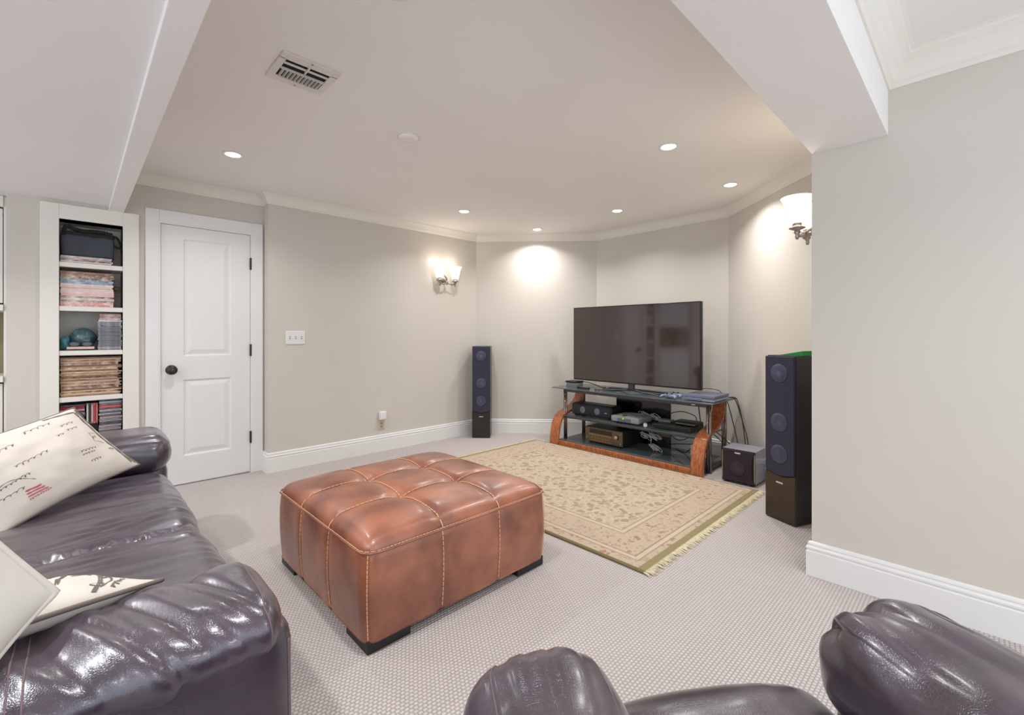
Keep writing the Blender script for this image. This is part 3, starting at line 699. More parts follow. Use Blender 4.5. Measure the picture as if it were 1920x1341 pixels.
# ------------------------------------------------------------------ television stand
TS = thing('television_stand', 'three-tier glass television stand with curved cherry wood legs', 'tv stand', (3.98, 2.4, 0))
to = V3((3.98, 2.4, 0))
m_glass = mat('smoked_glass', srgb(92, 104, 108), .04, spec=.7, var=.03, alpha=.72)
def tb(lo, hi, n, m, bev=.002): return box(V3(lo)-to, V3(hi)-to).build(n, m, TS, bevel=bev)
tb((3.775, 1.53, .592), (4.31, 3.27, .602), 'top_glass', m_glass, .003)
tb((3.80, 1.635, .298), (4.27, 3.165, .308), 'middle_glass', m_glass, .003)
tb((3.745, 1.66, .05), (4.27, 3.14, .059), 'bottom_glass', m_glass, .003)
m_frame = mat('gunmetal_frame', srgb(84, 82, 84), .35, .6, var=.1)
tb((3.85, 1.605, .556), (3.875, 3.145, .592), 'top_rail', m_frame); tb((4.18, 1.605, .556), (4.205, 3.145, .592), 'top_rail', m_frame)
tb((3.845, 1.70, .567), (3.85, 1.735, .577), 'badge', m_silver, .001)
tb((3.82, 1.66, .28), (3.845, 3.14, .298), 'middle_rail', m_frame)
tb((3.72, 1.66, 0), (3.75, 3.14, .05), 'front_rail', m_wood, .004); tb((3.75, 1.6, 0), (4.27, 1.64, .03), 'side_rail', m_frame); tb((3.75, 3.16, 0), (4.27, 3.2, .03), 'side_rail', m_frame)
tb((4.195, 2.1, .059), (4.21, 2.715, .556), 'back_panel', m_blackgloss)
for y in (1.59, 3.145):
    for x in (3.862, 4.19):
        MB().tube([V3((x, y-.012, .0))-to, V3((x, y-.012, .592))-to], .0105, 14).tube([V3((x, y+.012, .0))-to, V3((x, y+.012, .592))-to], .0105, 14).build('post', m_chrome, TS, True)
path = bez([(3.715, 0, 0), (3.722, 0, .1), (3.745, 0, .2), (3.79, 0, .28), (3.87, 0, .325), (3.98, 0, .355), (4.08, 0, .4), (4.15, 0, .47), (4.175, 0, .59)], 48)
for ya, yb in ((1.572, 1.68), (3.12, 3.235)):
    mb = MB(); t_ = .013; vs = []; fs = []
    for i, p in enumerate(path):
        d = (path[min(i+1, len(path)-1)]-path[max(i-1, 0)]).normalized(); nrm = V3((d.z, 0, -d.x))
        for s, y in ((-1, ya), (-1, yb), (1, yb), (1, ya)): vs.append(p+nrm*t_*s+V3((0, y, 0))-to)
    k = len(path)
    for i in range(k-1):
        for j in range(4): fs.append((i*4+j, i*4+(j+1) % 4, i*4+4+(j+1) % 4, i*4+4+j))
    fs += [(3, 2, 1, 0), tuple((k-1)*4+j for j in range(4))]
    mb.add(vs, fs); o = mb.build('curved_leg', m_wood, TS, bevel=.003)
ZS1, ZS2, ZS3 = .602, .308, .059

# television
TV = thing('television', 'large flat black television on splayed metal feet', 'television', (4.0, 2.405, ZS1))
m_screen = mat('tv_screen', srgb(46, 27, 28), .06, spec=1.0, var=.02, coat=.8)
def vb(lo, hi, n, m, bev=.002, par=None): return box(V3(lo)-V3((4.0, 2.405, ZS1)), V3(hi)-V3((4.0, 2.405, ZS1))).build(n, m, par or TV, bevel=bev)
TVH = vb((3.962, 1.698, .684), (4.0, 3.112, 1.473), 'housing', mat('tv_bezel', srgb(40, 38, 40), .3, .4), .004)
vb((3.9595, 1.708, .698), (3.963, 3.102, 1.463), 'screen', m_screen, 0, TVH)
vb((3.99, 1.95, .7), (4.04, 2.86, 1.2), 'rear_housing', m_black, .01)
MB().add(*(lambda b: (b.v, b.f))(rbox((-.035, -.03, .018), (.01, .03, .1), .01, (6, 6, 8)))).build('neck', m_frame, TV, True)
for s in (-1, 1):
    P = bez([(-.01, s*.01, .026), (-.06, s*.14, .018), (-.13, s*.36, .007)], 14); MB().tube(P, [.011-.005*i/(len(P)-1) for i in range(len(P))], 8).build('foot', m_frame, TV, True)
    P = bez([(.0, s*.01, .026), (.06, s*.14, .018), (.12, s*.36, .007)], 14); MB().tube(P, [.011-.005*i/(len(P)-1) for i in range(len(P))], 8).build('foot', m_frame, TV, True)

# things on the top glass
m_grey = mat('grey_plastic', srgb(120, 126, 128), .45, var=.1); m_slate = mat('slate_plastic', srgb(104, 108, 130), .35, var=.08); m_lav = mat('lavender_grey_plastic', srgb(150, 154, 176), .35, var=.05)
PS = thing('game_console', 'flat slate-grey game console on the top glass at the curved leg end', 'game console', (4.03, 1.68, ZS1))
def pslant(lo, hi, sk, n, m):
    mb = box(lo, hi); mb.v = [V3((p.x+(p.z-lo[2])*sk, p.y, p.z)) for p in mb.v]; mb.build(n, m, PS, bevel=.002)
pslant((-.165, -.135, .005), (.15, .14, .026), -.3, 'lower_shell', m_lav); pslant((-.165, -.135, .03), (.15, .14, .052), .25, 'upper_shell', m_slate)
box((-.155, -.13, .024), (.14, .135, .032)).build('groove', m_black, PS); box((-.168, -.135, .006), (-.163, -.03, .026)).build('front_strip', m_silver, PS)
for y in (-.1, .1): box((-.12, y-.015, 0), (.12, y+.015, .006)).build('rubber_foot', m_black, PS)
def controller(loc, rz, lab, m):
    G = thing('game_controller', lab, 'controller', loc, rz, 'game controllers')
    rbox((-.045, -.03, .008), (.045, .025, .038), .014, (12, 8, 6)).build('body', m, G, True)
    for s in (-1, 1):
        P = bez([(s*.04, .0, .024), (s*.058, -.03, .02), (s*.066, -.062, .014)], 10); MB().tube(P, [.017, .0165, .016, .0155, .015, .0145, .014, .013, .011][:len(P)]+[.01]*(max(0, len(P)-9)), 10).build('grip', m, G, True)
        MB().lathe([(.0, 0), (.006, 0), (.006, .008), (.009, .011), (0, .012)], Matrix.Translation((s*.022, -.014, .036)), 12).build('thumbstick', m_black, G, True)
    box((-.02, .005, .036), (.02, .022, .0395)).build('touch_pad', m_black, G, bevel=.001)
m_gc = mat('pale_blue_plastic', srgb(150, 166, 190), .3, col2=srgb(60, 66, 86), vscale=24)
controller((3.868, 1.94, ZS1), -1.48, 'pale grip game controller at the front edge of the top glass', m_gc); controller((3.985, 1.935, ZS1), -1.66, 'pale grip game controller lying under the television edge', m_gc)
tag(lift(box((-.06, -.075, 0), (.06, .065, .03)).build('set_top_box', m_grey, bevel=.003), (3.97, 3.11, ZS1)), 'small grey box at the bottom of the stack on the end of the top glass', 'box')
tag(lift(box((-.06, -.073, 0), (.06, .063, .018)).build('disc_player', mat('light_grey_plastic', srgb(150, 158, 158), .4, var=.06), bevel=.003), (3.972, 3.108, ZS1+.03)), 'pale grey slim box in the middle of the stack on the top glass', 'box')
tag(lift(rbox((-.07, -.08, 0), (.07, .072, .02), .006, (8, 10, 4)).build('network_box', m_black, smooth=True), (3.972, 3.11, ZS1+.048)), 'black slim box topping the stack at the end of the glass', 'box')
def remote(loc, rz, L, lab):
    R_ = thing('remote_control', lab, 'remote control', loc, rz, 'remote controls')
    rbox((-L/2, -.02, 0), (L/2, .02, .016), .006, (10, 5, 4)).build('body', m_black, R_, True)
    for i in range(6):
        for j in (-1, 0, 1): box((-L/2+.02+i*L/7, j*.011-.003, .0155), (-L/2+.028+i*L/7, j*.011+.003, .018)).build('button', m_grey, R_)
remote((3.90, 2.93, ZS1), 1.35, .17, 'black remote control lying beside the small stack of boxes')
remote((3.997, 2.665, ZS1), 1.55, .16, 'black remote control lying between the splayed television feet')
P = bez([(4.02, 3.031, ZS1+.058), (4.0, 2.96, ZS1+.06), (4.005, 2.88, ZS1+.045), (4.04, 2.83, ZS1+.022), (4.09, 2.81, ZS1+.007), (4.14, 2.815, ZS1+.004)], 30)
tag(MB().tube(P, .004, 6).build('cable', m_black, smooth=True), 'thick black cable bent over the top glass beside the stacked boxes', 'cable')

# middle shelf
CS = thing('center_speaker', 'long black center speaker with two pale drivers on the middle glass', 'speaker', (3.95, 2.825, ZS2))
m_cloth = mat('charcoal_cloth', srgb(46, 46, 54), .85, var=.2, bump=.3, bscale=600); m_cone = mat('driver_cone', srgb(112, 114, 128), .55, var=.25, vscale=40)
rbox((-.06, -.255, .012), (.13, .265, .135), .03, (10, 24, 10)).build('cabinet', m_black, CS, True)
rbox((-.075, -.245, .014), (-.02, .25, .133), (.02, .03, .03), (6, 24, 10)).build('grille', m_cloth, CS, True)
for y in (.1, -.085): MB().lathe([(0, .0), (.012, .004), (.03, .002), (.036, .0), (.036, -.004), (0, -.004)], Matrix.Translation((-.0745, y, .073)) @ Matrix.Rotation(-PI/2, 4, 'Y'), 24).build('driver', m_cone, CS, True)
box((-.0775, -.205, .066), (-.073, -.18, .073)).build('badge', m_silver, CS)
for y in (-.2, .2): box((-.05, y-.02, 0), (.1, y+.02, .016)).build('foot', m_black, CS)
XB = thing('game_console', 'boxy pale grey game console with green round emblem on the middle glass', 'game console', (3.985, 2.405, ZS2))
m_xg = mat('pale_grey_green_plastic', srgb(152, 160, 158), .4, var=.08)
rbox((-.13, -.155, .008), (.13, .155, .07), .012, (10, 12, 6), lambda p, n, q: p+V3((0, 0, .006*math.cos(p.y*14)*max(0, n.z)))).build('shell', m_xg, XB, True)
box((-.134, -.07, .012), (-.125, .08, .05)).build('front_panel', m_slate, XB, bevel=.003)
MB().lathe([(0, .01), (.02, .008), (.03, .003), (.031, 0)], Matrix.Translation((-.1, .01, .072)), 22).build('emblem_disc', mat('dark_green_plastic', srgb(70, 96, 60), .3), XB, True)
MB().lathe([(0, .006), (.012, .005), (.018, 0)], Matrix.Translation((-.134, .01, .05)) @ Matrix.Rotation(-PI/2.6, 4, 'Y'), 18).build('green_jewel', mat('lime_plastic', srgb(150, 214, 70), .2, var=.1), XB, True)
for s in (-1, 1): MB().box((-.12, -.004, .071), (.11, .004, .079), Matrix.Rotation(s*.75, 4, 'Z')).build('rib', m_xg, XB, bevel=.002)
for y in (-.12, .12): box((-.11, y-.015, 0), (.11, y+.015, .01)).build('foot', m_black, XB)
DV = thing('disc_player', 'thin dark disc player under the black router on the middle glass', 'disc player', (4.03, 1.94, ZS2))
box((-.15, -.18, .006), (.13, .18, .042)).build('case', mat('graphite_plastic', srgb(66, 64, 62), .35, .3, var=.1), DV, bevel=.003); box((-.153, -.17, .012), (-.148, .17, .036)).build('front', m_black, DV, bevel=.001)
for y in (-.14, .14): box((-.12, y-.015, 0), (.1, y+.015, .008)).build('foot', m_black, DV)
RT = thing('router', 'black rounded router box lying on the thin disc player', 'router', (4.05, 1.86, ZS2+.042))
rbox((-.08, -.12, .0), (.07, .1, .036), .014, (8, 12, 6)).build('case', m_black, RT, True); box((-.082, -.1, .012), (-.078, .08, .02)).build('trim_strip', m_grey, RT)
tag(lift(rbox((-.045, -.06, 0), (.045, .06, .026), .005, (6, 8, 4)).build('adapter_box', m_grey, smooth=True), (4.03, 2.06, ZS2+.042)), 'small grey adapter box at the end of the disc player', 'box')
tag(lift(rbox((-.045, -.015, 0), (.045, .02, .028), .008, (8, 6, 4), lambda p, n, q: p+n*.004*ns(p.x*50, p.y*50, p.z*50)).build('paper_scrap', m_trim, smooth=True), (3.88, 2.19, ZS2+.0012), .5), 'crumpled white paper scrap on the middle glass', 'paper')
# receiver
RV = thing('av_receiver', 'brown-bronze front stereo receiver with large knob on the bottom glass', 'receiver', (4.02, 2.645, ZS3))
m_rc = mat('bronze_face', srgb(104, 92, 76), .3, .6, var=.1)
box((-.155, -.222, .015), (.16, .222, .165)).build('case', mat('receiver_black', srgb(50, 48, 46), .4, .3), RV, bevel=.003)
RF = box((-.17, -.222, .014), (-.154, .222, .162)).build('face', m_rc, RV, bevel=.003)
box((-.1725, -.1, .105), (-.169, .165, .145)).build('display', m_blackgloss, RF)
box((-.1735, -.1, .088), (-.169, .17, .096)).build('gold_strip', mat('amber_trim', srgb(170, 130, 76), .3, .6, var=.1), RF)
box((-.1735, -.1, .03), (-.169, .17, .036)).build('gold_strip', MATS['amber_trim'], RF)
for i in range(7): box((-.175, -.08+i*.034, .05), (-.169, -.06+i*.034, .062)).build('button', mat('bronze_button', srgb(150, 116, 74), .35, .5), RF, bevel=.001)
MB().lathe([(.0, .024), (.02, .024), (.023, .02), (.024, 0), (0, 0)], Matrix.Translation((-.17, -.155, .1)) @ Matrix.Rotation(-PI/2, 4, 'Y'), 24).build('knob', m_nickel, RF, True)
for y, z in ((-.2, .13), (-.2, .04), (.2, .05)): MB().lathe([(.0, .006), (.006, .006), (.007, 0)], Matrix.Translation((-.17, y, z)) @ Matrix.Rotation(-PI/2, 4, 'Y'), 12).build('small_knob', m_nickel, RF, True)
for y in (-.18, .18):
    for x in (-.13, .12): MB().lathe([(0, 0), (.018, 0), (.02, .016), (0, .016)], Matrix.Translation((x, y, 0)), 14).build('foot', m_black, RV, True)

# wire bundles and cables
m_wireW = mat('white_wire', srgb(214, 214, 218), .5, var=.1); m_wireB = mat('black_wire', srgb(38, 37, 40), .5, var=.1)
def bundle(c, sx, sy, sz, n, lab, seed, strands=()):
    random.seed(seed); mb = MB()
    for i in range(n):
        cc = V3(c)+V3((random.uniform(-sx, sx)*.3, random.uniform(-sy, sy)*.8, sz*(1+random.uniform(-.35, .35))))
        a0 = random.uniform(0, 6); rx_, rz_ = random.uniform(.02, .045), random.uniform(.012, .03); tilt = random.uniform(-.8, .8)
        P = [cc+V3((rx_*math.cos(a)*.6, rx_*math.sin(a)*1.3, rz_*math.sin(a+tilt))) for a in [a0+k*.35 for k in range(19)]]
        mb.tube(P, .003, 5)
    for S_ in strands: mb.tube(bez(S_, 24), .003, 5)      # the ends that carry the coil
    o = mb.build('wire_bundle', m_wireW, smooth=True); return tag(o, lab, 'wires')
bundle((4.158, 2.29, ZS2+.002), .02, .12, .05, 12, 'white coiled wire bundle behind the boxy pale console', 3)
bundle((4.02, 2.23, ZS3+.1), .1, .1, .03, 12, 'white coiled wire bundle beside the bronze receiver', 5,
       ([(4.194, 2.25, .25), (4.12, 2.25, .225), (4.03, 2.235, .195)], [(4.194, 2.2, .22), (4.1, 2.2, .2), (4.02, 2.22, .19)], [(4.0, 2.2, .18), (3.985, 2.19, .11), (4.0, 2.17, .062)]))
bundle((4.0, 2.17, ZS3+.016), .06, .07, .02, 4, 'small white wire coil lying on the bottom glass', 9)
def cable(pts, lab, r=.0042, m=None, group=None): return tag(MB().tube(bez(pts, 40), r, 6).build('cable', m or m_wireB, smooth=True), lab, 'cable', group)
cable([(4.178, 1.60, .632), (4.24, 1.57, .612), (4.292, 1.536, .608), (4.3, 1.512, .57), (4.255, 1.46, .42), (4.195, 1.418, .28), (4.15, 1.388, .12), (4.13, 1.38, .005)], 'black cable falling from the slate console to behind the subwoofer', group='cables behind the stand end')
cable([(4.178, 1.57, .632), (4.22, 1.55, .613), (4.248, 1.532, .608), (4.258, 1.506, .565), (4.22, 1.44, .40), (4.15, 1.38, .27), (4.1, 1.352, .1), (4.085, 1.345, .005)], 'black cable bowing out past the others behind the subwoofer', group='cables behind the stand end')
cable([(4.178, 1.66, .632), (4.25, 1.65, .612), (4.304, 1.632, .608), (4.326, 1.612, .56), (4.305, 1.56, .40), (4.275, 1.515, .26), (4.22, 1.475, .12), (4.2, 1.46, .004)], 'black cable hanging straight down past the curved leg', .004)
cable([(4.3, 1.88, .594), (4.292, 1.86, .45), (4.287, 1.84, .32), (4.288, 1.82, .15), (4.292, 1.8, .005)], 'black cable dropping from the top glass behind the router', .005)
cable([(4.25, 1.74, .594), (4.266, 1.73, .4), (4.2745, 1.72, .305)], 'thin grey cable dropping behind the chrome post', .003, m_grey)
cable([(4.105, 1.80, .385), (4.125, 1.83, .425), (4.138, 1.95, .448), (4.12, 2.06, .42), (4.068, 2.085, .374)], 'black cable arching over the disc player', .004)
cable([(4.276, 2.0, .312), (4.278, 1.97, .25), (4.22, 1.9, .21), (4.16, 1.8, .205), (4.11, 1.71, .2), (4.09, 1.668, .12), (4.1, 1.665, .062)], 'black cable looping under the middle glass beside the curved leg', .004)
cable([(4.192, 2.11, .2), (4.17, 2.0, .165), (4.12, 1.88, .215), (4.09, 1.77, .262), (4.08, 1.74, .296)], 'black cable crossing from back panel to middle glass', .004)
cable([(4.192, 2.12, .1), (4.12, 1.98, .14), (4.075, 1.87, .165), (4.06, 1.78, .175), (4.05, 1.71, .12), (4.045, 1.715, .062)], 'black cable drooping over the bottom glass', .004)
cable([(4.22, 2.05, .063), (4.17, 1.99, .063), (4.13, 1.92, .068), (4.12, 1.88, .1), (4.12, 1.861, .13)], 'short black cable rising from the bottom glass', .004)
cable([(4.06, 1.637, .303), (4.065, 1.55, .23), (4.09, 1.45, .11), (4.1, 1.42, .05), (4.09, 1.39, .004)], 'black cable curling between curved leg and subwoofer', .004)
cable([(4.14, 1.637, .303), (4.15, 1.555, .24), (4.165, 1.47, .14), (4.17, 1.43, .09), (4.14, 1.42, .04), (4.05, 1.455, .004)], 'black cable looped behind the subwoofer', .004)
cable([(3.999, 1.72, .70), (4.1, 1.665, .69), (4.17, 1.625, .672), (4.212, 1.612, .635), (4.25, 1.612, .606)], 'thin black cable from the television corner to the slate console', .003)
PST = thing('power_strip', 'white power strip standing on the bottom glass beside the curved leg', 'power strip', (4.12, 1.79, ZS3))
box((-.022, -.1, .0), (.022, .07, .12)).build('case', m_trim, PST, bevel=.006)
for y in (-.07, -.03, .01): box((-.0235, y-.01, .075), (-.02, y+.01, .1)).build('socket', m_grey, PST)
box((-.045, -.098, .06), (-.02, -.068, .1)).build('plug', m_black, PST, bevel=.003)
tag(lift(rbox((-.05, -.03, 0), (.05, .03, .03), .006, (8, 6, 4)).build('power_brick', m_black, smooth=True), (4.1, 1.515, .0), .35), 'black power brick on the carpet behind the curved leg', 'adapter')

# subwoofer
SB = thing('subwoofer', 'cube subwoofer with dark plum grille and pale grey sides on the carpet', 'subwoofer', (3.9, 1.318, 0), 0)
m_sub = mat('pewter_laminate', srgb(148, 150, 160), .25, var=.05); m_subg = mat('plum_cloth', srgb(52, 40, 52), .85, var=.15, bump=.3, bscale=600)
box((-.13, -.123, .012), (.095, .123, .268)).build('cabinet', m_sub, SB, bevel=.004)
box((-.145, -.123, .012), (-.13, .123, .268)).build('baffle', m_black, SB, bevel=.003)
MB().prism([(-.118+.012*abs(t)**0*math.cos(t*PI/2)*0+(.02-.02*math.cos(0)), .0) for t in []] or [(x, z) for x, z in
    [(-.118, .018), (.118, .018)]+[(.118-.016*math.sin(PI*k/10), .018+.244*k/10) for k in range(1, 10)]+[(.118, .262), (-.118, .262)]+[(-.118+.016*math.sin(PI*k/10), .262-.244*k/10) for k in range(1, 10)]],
    -.156, -.144, lambda u, v, h: (h, u, v)).build('grille', m_subg, SB, bevel=.003)
MB().lathe([(0, .002), (.05, .0015), (.06, 0), (0, 0)], Matrix.Translation((-.156, 0, .12)) @ Matrix.Rotation(-PI/2, 4, 'Y'), 28).build('driver_circle', mat('plum_cloth_light', srgb(57, 45, 57), .85, var=.15), SB, True)  # driver behind the cloth, drawn as a slightly paler disc
rbox((-.159, -.022, .238), (-.154, .022, .25), .0024, (3, 8, 4)).build('badge', m_silver, SB, True)
for s in (-1, 1): box((-.148, s*.119-.004, .03), (-.14, s*.119+.004, .25)).build('side_strip', m_nickel, SB, bevel=.002)
for x in (-.11, .07):
    for y in (-.095, .095): MB().lathe([(0, 0), (.016, 0), (.018, .014), (0, .014)], Matrix.Translation((x, y, 0)), 12).build('foot', m_black, SB, True)

# tower speakers (local: front towards -y)
m_spk = mat('espresso_cabinet', srgb(36, 32, 36), .25, var=.1, spec=.6); m_grl = mat('navy_grille_cloth', srgb(46, 46, 66), .7, var=.12, bump=.3, bscale=700)
m_base = mat('bronze_plinth', srgb(70, 58, 46), .22, .3, var=.1); m_cone2 = mat('grille_cone', srgb(76, 77, 100), .6, col2=srgb(58, 58, 80), vscale=16)
def tower(loc, rz, lab, w, d, mbase):
    S = thing('tower_speaker', lab, 'speaker', loc, rz, 'tower speakers'); hw_ = w/2; H_ = 1.045
    box((-hw_, .012, .005), (hw_, d, H_)).build('cabinet', m_spk, S, bevel=.004)
    # curved-bottom grille: taller base at the sides
    outl = [(hw_-.004, H_-.006), (-hw_+.004, H_-.006)]+[(-hw_+.004+(w-.008)*k/10, .31-.022*math.sin(PI*k/10)) for k in range(11)]
    GR = MB().prism(outl, -.012, .012, lambda u, v, h: (u, h, v)).build('grille', m_grl, S, bevel=.004)
    outl = [(-hw_, .005), (hw_, .005)]+[(hw_-w*k/10, .307-.022*math.sin(PI*k/10)) for k in range(11)]
    PP = MB().prism(outl, -.006, .014, lambda u, v, h: (u, h, v)).build('plinth_panel', mbase, S, bevel=.003)
    for z in (.93, .62, .42):
        MB().lathe([(0, .0035), (w*.12, .003), (w*.24, .0016), (w*.3, 0), (0, 0)], Matrix.Translation((0, -.0122, z)) @ Matrix.Rotation(PI/2, 4, 'X'), 28).build('driver', m_cone2, GR, True)
    box((-.024, -.009, .238), (.024, -.005, .248)).build('badge', m_silver, PP, bevel=.001)
    for sx in (-1, 1):
        for y in (.03, d-.03): MB().lathe([(0, 0), (.01, 0), (.013, .006), (0, .006)], Matrix.Translation((sx*(hw_-.03), y, 0)), 10).build('foot', m_black, S, True)
    MB().lathe([(0, .003), (.006, .003), (.008, 0)], Matrix.Translation((hw_, d*.55, .07)) @ Matrix.Rotation(PI/2, 4, 'Y'), 12).build('screw_cap', m_nickel, S, True)
    return S
def face_pose(a, b):
    a, b = V3((*a, 0)), V3((*b, 0)); mid = (a+b)/2; d = b-a; return mid, math.atan2(d.y, d.x), d.length
mid, ang, wd_ = face_pose((3.262, 4.020), (3.405, 3.870))
tower(mid, ang, 'tall dark tower speaker in the corner between the beige walls', .207, .22, m_spk)
mid, ang, wd_ = face_pose((3.245, .967), (3.158, .775))
tower(mid, ang, 'tall bronze-based tower speaker with a green folder on top, by the wall end', .208, .26, m_base)
gf = MB().add([(-.03, .0, .0), (.12, .0, .0), (.12, .17, .0), (-.03, .17, .0), (-.03, .0, .002), (.12, .0, .03), (.12, .17, .03), (-.03, .17, .002)], [(0,3,2,1),(4,5,6,7),(0,1,5,4),(1,2,6,5),(2,3,7,6),(3,0,4,7)]).build('folder', mat('green_card', srgb(28, 140, 62), .5, var=.08))
d_ = V3((math.cos(ang), math.sin(ang), 0)); b_ = V3((-d_.y, d_.x, 0))
tag(lift(gf, mid+d_*(-.015)+b_*.06+V3((0, 0, 1.045)), ang), 'green wedge-shaped folder lying on the tower speaker by the plain wall', 'folder')

# ------------------------------------------------------------------ sofa (leather)
SO = thing('sofa', 'dark plum leather sofa with puffed arms along the low ceiling side', 'sofa', (-.12, 2.25, 0)); so = V3((-.12, 2.25, 0))
def wrinkle_arm(amp, seed, along='x', sp=9):
    def fn(p, n, q):
        t = p.x if along == 'x' else p.y; s = p.y if along == 'x' else p.x
        # folds running over the roll, a little slanted, strongest at mid length
        ph = t*sp*1.6+s*5+p.z*5
        f1 = ns(ph, seed, s*2.0)
        f2 = ns(t*sp*5+s*12+p.z*14, seed+7, s*3)
        w = max(0, 1-abs(q.x if along == 'x' else q.y)**6)
        c1 = ns(t*sp*1.1+s*5+p.z*5, seed+3, s*1.2); c2 = ns(t*sp*2.0+s*7+p.z*6, seed+11, s)
        cre = math.exp(-(c1*7)**2)+.4*math.exp(-(c2*8)**2)
        return p+n*(amp*(f1*1.0+.12*f2-.6*cre)*w)
    return fn
def sb(lo, hi, r, n, name, fn=None, m=None, seams=()):
    mb = rbox(lo, hi, r, n, fn); mb.v = [p-so for p in mb.v]; o = mb.build(name, m or m_dleather, SO, True)
    for i in seams:
        MB().tube(ring_x(mb, i), .0017, 6, True).build('seam', m_dthread, o, True)
    return o
soft = lambda a, s: (lambda p, n, q: p+n*(a*ns(p.x*5+s, p.y*5, p.z*5)))
sb((-.7, 1.1, .05), (.33, 3.28, .33), .03, (14, 24, 8), 'base', soft(.004, 1))
def seat_fn(y0, y1):
    def fn(p, n, q):
        v = (p.y-y0)/(y1-y0)*2-1
        e = (1-abs(v)**4)
        dz = .03*e*max(0, n.z)
        # puckers along x, closest to the seams
        k = abs(v)**1.5*.7+.3
        dz += max(0, n.z)*k*(.015*ns(p.x*3.0, p.y*30+p.x*4, y0*9)+.010*ns(p.x*3.5+4, p.y*56+p.x*9, y0))
        dz -= .012*max(0, n.z)*math.exp(-((p.x+.17)**2+(p.y-2.46)**2)/.03)      # weight of the printed cushion
        fr = max(0, n.x)
        return p+V3((fr*(.02*e+.008*ns(p.y*28, p.z*4, 3)), 0, dz))
    return fn
sb((-.46, 1.3, .25), (.345, 2.055, .455), (.07, .05, .07), (40, 60, 14), 'seat_cushion', seat_fn(1.3, 2.055))
sb((-.46, 2.03, .25), (.345, 3.0, .455), (.07, .05, .07), (40, 60, 14), 'seat_cushion', seat_fn(2.03, 3.0))
# gathered strip between the cushions
def gath(p, n, q): return p+V3((0, 0, .014))+n*(.014*ns(p.x*38, p.y*16+p.x*12, 2)+.008*ns(p.x*75, p.y*22, 5))
sb((-.3, 1.985, .3), (.335, 2.10, .452), (.04, .045, .045), (90, 12, 8), 'gathered_strip', gath)
# near arm
sb((-.6, 1.055, .05), (.358, 1.31, .545), (.045, .05, .05), (22, 10, 12), 'arm_panel', soft(.004, 4))
def arm_fn(y0, y1, seed, amp):
    w = wrinkle_arm(amp, seed)
    def fn(p, n, q):
        p = w(p, n, q); yc = (y0+y1)/2
        # the roll is fullest near the front
        return p
    return fn
sb((-.6, 1.035, .465), (.345, 1.375, .602), (.06, .12, .066), (130, 40, 22), 'arm_pad', arm_fn(1.03, 1.38, 3, .013), seams=(70, 72, 119))
# far arm
sb((-.6, 3.02, .05), (.365, 3.33, .5), (.045, .05, .05), (18, 10, 12), 'arm_panel', soft(.004, 8))
def far_fn(p, n, q):
    pk = math.exp(-((q.x-.85)/.18)**2)
    return p+n*(.006*ns(p.x*8, p.y*8, p.z*8)+pk*.008*ns(p.y*24, p.z*34, 6))
sb((-.6, 2.955, .44), (.385, 3.39, .655), (.09, .12, .1), (44, 24, 20), 'arm_pad', far_fn)
# back
sb((-.9, 1.05, .05), (-.56, 3.33, .80), .06, (12, 24, 14), 'back_frame', soft(.004, 2))
for a, b in ((1.36, 2.10), (2.11, 2.96)): sb((-.71, a, .42), (-.415, b, .9), (.1, .07, .1), (16, 30, 18), 'back_cushion', soft(.018, a))
for x, y in ((-.75, 1.12), (-.75, 3.25), (.26, 1.12), (.26, 3.25)): MB().lathe([(0, 0), (.025, 0), (.03, .06), (0, .06)], Matrix.Translation(V3((x, y, 0))-so), 14).build('foot', m_black, SO, True)
# piping seams
def seamline(pts, par, off, r=.0045, n=60, m=None): 
    P = [p-off for p in bez(pts, n)]; return MB().tube(P, r, 6).build('piping', m or m_dleather, par, True)
seamline([(.343, 1.069, .08), (.345, 1.068, .3), (.343, 1.069, .5)], SO, so, .003, m=m_dthread)


# ------------------------------------------------------------------ armchair: local frame, +y is the way it faces
AC_ANG = math.radians(55.2-90)
AC = thing('armchair', 'dark plum leather armchair with fat pillow arms facing the television', 'armchair', (.705, .13, 0), AC_ANG)
def ab(lo, hi, r, n, name, fn=None): return rbox(lo, hi, r, n, fn).build(name, m_dleather, AC, True)
def chair_seat(p, n, q):
    u = q.x
    return p+V3((0, max(0, n.y)*.03*(1-u*u), max(0, n.z)*(.035*(1-abs(u)**3)+.006*ns(p.x*26, p.y*4, 1)*abs(u))))
def chair_arm(seed, amt):
    def fn(p, n, q):
        g = math.exp(-((q.y-.95)/.3)**2)
        a = math.atan2(p.z-.45, (q.x))
        cre = max(0, 1-abs(ns(q.x*2.6+seed, p.z*6, p.y*1.5))*6)
        p = p+n*(.014*ns(p.x*6, p.y*10, seed)+g*(.012*ns(q.x*3.2+seed, (p.z-.4)*9, seed*2)-.016*cre)*amt)
        return p
    return fn
ab((-.36, -.62, .05), (.36, .27, .30), .04, (16, 16, 8), 'base', soft(.004, 3))
ab((-.27, -.42, .27), (.27, .34, .455), (.06, .08, .08), (34, 34, 14), 'seat_cushion', chair_seat)
